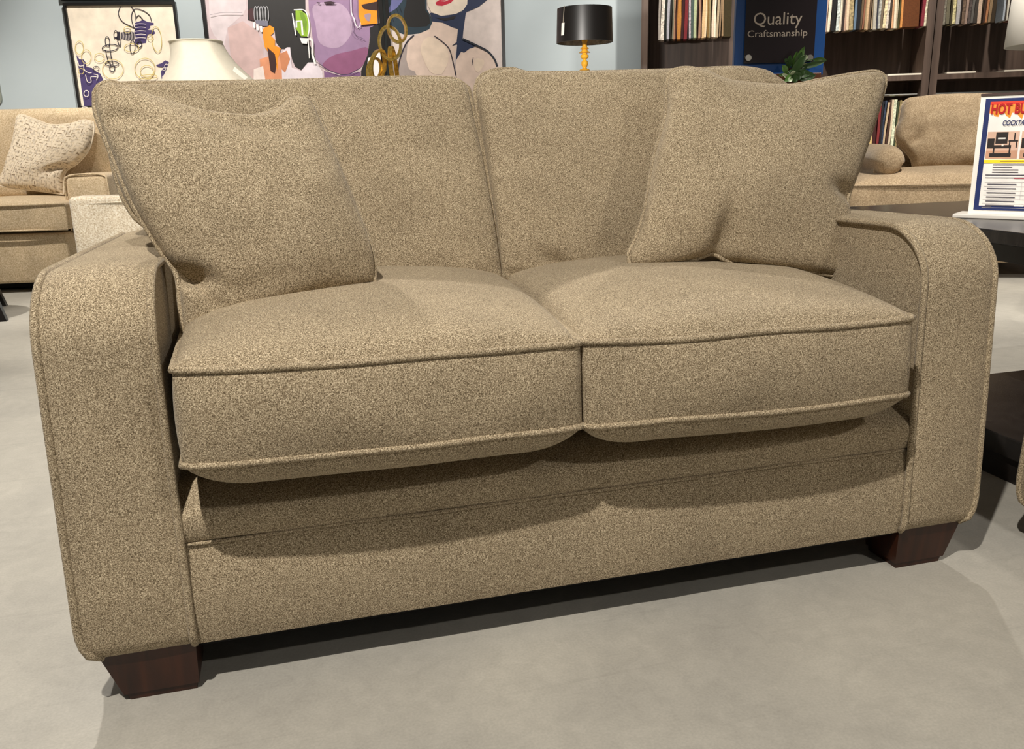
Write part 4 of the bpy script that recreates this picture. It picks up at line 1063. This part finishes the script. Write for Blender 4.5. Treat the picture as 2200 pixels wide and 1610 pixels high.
RED = mat('headline_red', (176, 18, 26), .5); NV = mat('headline_navy', (38, 46, 92), .5)
def text_at(body, a0, a1, py, hpx, m, name, **k):
    px = lambda a: None
    cu = bpy.data.curves.new('t', 'FONT'); cu.body = body; cu.size = 1; cu.shear = k.get('shear', 0); cu.offset = k.get('bold', 0); cu.resolution_u = 3
    ob = bpy.data.objects.new('t', cu); C.objects.link(ob)
    dg = bpy.context.evaluated_depsgraph_get(); me = bpy.data.meshes.new_from_object(ob.evaluated_get(dg))
    bpy.data.objects.remove(ob); bpy.data.curves.remove(cu)
    x0 = min(v.co.x for v in me.vertices); x1 = max(v.co.x for v in me.vertices); sx = (a1-a0)/(x1-x0)
    z0 = hz(py); sy = (hz(py-hpx)-z0)/.70; b = A.b-A.lay-.0002
    mb = MB(); mb.v = [hf.P(a0+(v.co.x-x0)*sx, b, z0+v.co.y*sy) for v in me.vertices]
    for p in me.polygons: mb.face(list(p.vertices))
    bpy.data.meshes.remove(me); mb.build(name, m, hs, weld=False)
bm_ = hh(2180, 240)[0]-hh(2120, 240)[0]
text_at('HOT BUY', h0+.030, h0+.030+bm_*1.5, 245, 21, RED, 'headline', bold=.035)
text_at('COCKTAIL TABLE', h0+.062, h0+.062+bm_*1.5, 270, 11, NV, 'subtitle', shear=.25, bold=.02)

# ================================================================== matching armchair at the right edge
mc = thing('armchair', 'matching taupe chenille armchair at the edge beside the low black table', 'chair', Vector((2.25, -.4, 0)))
mx = PZ(2181, 1082, ZB)
def mtf(p): return Vector((mx.x+p.y, mx.y-p.x, p.z))     # faces the loveseat side
make_arm(mc, 0, AW, FAB, tf=mtf, outer_left=True)
make_arm(mc, .80, .80+AW, FAB, tf=mtf, outer_left=False)
def mbox(name, x0, x1, y0, y1, z0, z1, bevel=0):
    mb = MB(); mb.hexa([mtf(Vector(q)) for q in ((x0, y0, z0), (x1, y0, z0), (x1, y1, z0), (x0, y1, z0), (x0, y0, z1), (x1, y0, z1), (x1, y1, z1), (x0, y1, z1))])
    return mb.build(name, FAB, mc, bevel=bevel, smooth=bool(bevel))
mbox('front_rail', AW, .80, .015, .16, ZB, .36, .006); mbox('seat_deck', AW, .80, .16, .74, ZB, .34)
mbox('seat_cushion', AW+.006, .794, -.03, .66, .38, .53, .03); mbox('back_frame', AW, .80, .72, .86, ZB, .86, .02); mbox('back_cushion', AW+.01, .79, .52, .72, .535, .95, .06)
for x0_, d in ((.022, -1), (.80, 1)):
    for y0_ in (.018, .73): block_leg(mc, x0_, x0_+.143, y0_, y0_+.1, ZB, LM, tf=mtf, dirx=d)

# ================================================================== white-shaded floor lamp, only its shade edge in view
fc = PB(2176, 98, 2.6)+RH*.18
fl = thing('table_lamp', 'white drum shade lamp standing on the low black table at the upper edge', 'lamp', Vector((fc.x, fc.y, TBZ)))
mb = MB(); mb.lathe(fc.x, fc.y, [(.18, fc.z), (.168, fc.z+.30)], 48)
o = mb.build('lamp_shade', mat('white_linen', (242, 238, 228), .8), fl, smooth=True); o.modifiers.new('t', 'SOLIDIFY').thickness = .004
mb = MB(); mb.tube([Vector((fc.x, fc.y, TBZ+.015)), Vector((fc.x, fc.y, fc.z+.2))], .010, 12); mb.build('pole', STEEL, fl, smooth=True)
mb = MB(); mb.lathe(fc.x, fc.y, [(0, TBZ), (.065, TBZ), (.065, TBZ+.015), (.014, TBZ+.022), (0, TBZ+.022)], 36); mb.build('base', STEEL, fl, smooth=True, angle=.5)

# ================================================================== LIGHT
def spot(name, loc, target, watts, size_deg, blend=.4, rad=.04, col=(1, .935, .85)):
    l = bpy.data.lights.new(name, 'SPOT'); l.energy = watts; l.spot_size = math.radians(size_deg); l.spot_blend = blend; l.shadow_soft_size = rad; l.color = col
    o = bpy.data.objects.new(name, l); C.objects.link(o); o.location = loc
    o.rotation_euler = (Vector(target)-Vector(loc)).to_track_quat('-Z', 'Y').to_euler(); return o
spot('key_spot', (-.25, -1.4, 3.3), (.85, .2, .3), 470, 80, .5, .03)
spot('fill_spot', (2.1, -2.6, 2.7), (1.0, .3, .5), 85, 80, .6, .05)
spot('back_left_spot', (-.45, 2.9, 3.2), (-.2, .2, .2), 260, 85, .5, .04)
spot('back_right_spot', (3.1, 2.7, 3.2), (1.8, .2, .2), 150, 90, .5, .04)
# showroom track lights on the far displays, plus fills added to brighten
p = crf.P(e_a-.7, -1.3, 3.3); spot('sofa_spot', p, crf.P(e_a-.8, .4, .5), 420, 75, .6)
p = rf.P(.2, -.9, 3.3); spot('chair_spot', p, rf.P(.1, .3, .5), 340, 70, .6)
p = wf.P(-2.3, -1.9, 3.3); spot('wall_spot', p, wf.P(-2.4, 0, 1.5), 330, 85, .6, col=(1, .95, .88))
p = wf.P(.2, -1.9, 3.3); spot('wall_spot', p, wf.P(-.2, 0, 1.5), 190, 75, .6, col=(1, .95, .88))
c_ = Vector((lc.x, lc.y, (zt_+zb_)/2)) if False else PB(1258, 58, 6.05); w_ = PB(1332, 104, 7.55)
spot('lamp_spot', c_+(c_-w_)*.95, w_, 95, 46, .5, col=(1, .95, .88))
p = ic+FH*-1.6+Vector((0, 0, 2.8)); spot('ivory_spot', p, ic+Vector((0, 0, 1.3)), 230, 40, .6)
p = sf.P(.6, -1.6, 3.3); spot('shelf_spot', p, sf.P(.7, .2, 1.3), 260, 70, .6)
p = sf.P(2.2, -1.8, 3.3); spot('shelf_spot', p, sf.P(2.2, .2, 1.3), 260, 70, .6)
p = bf.P(.1, -.9, 3.2); spot('accent_fill', p, bf.P(.2, .1, .5), 340, 40, .6)  # extra light added to brighten the boucle
p = cf.P(gc-.3, -1.6, 3.2); spot('sculpture_fill', p, cf.P(gc, 0, 1.5), 120, 30, .6)  # added to lift the dark gold rings, no fixture of its own
spot('shade_fill', fc-RH*1.5-FH*.5+Vector((0, 0, 1.3)), fc+Vector((0, 0, .1)), 150, 44, .6)  # added so the visible side of the white shade reads bright
spot('floor_spot', (3.4, 1.5, 3.3), (3.4, 1.8, 0), 260, 60, .6)
spot('floor_spot', (-1.2, 1.6, 3.3), (-1.0, 1.8, 0), 200, 70, .6)

w = bpy.data.worlds.new('world'); bpy.context.scene.world = w; w.use_nodes = True
w.node_tree.nodes['Background'].inputs[0].default_value = (1.0, .93, .84, 1); w.node_tree.nodes['Background'].inputs[1].default_value = .09

# ================================================================== CAMERA
cam = bpy.data.cameras.new('camera'); co = bpy.data.objects.new('camera', cam); C.objects.link(co)
cam.sensor_fit = 'HORIZONTAL'; cam.sensor_width = 36; cam.lens = 36*F_PX/2200; cam.clip_start = .02; cam.clip_end = 100
r, d, f = RM
co.matrix_world = Matrix(((r.x, -d.x, -f.x, CAM.x), (r.y, -d.y, -f.y, CAM.y), (r.z, -d.z, -f.z, CAM.z), (0, 0, 0, 1)))
bpy.context.scene.camera = co
vs = bpy.context.scene.view_settings
vs.view_transform = 'Standard'; vs.look = 'None'; vs.exposure = 0; vs.gamma = 1
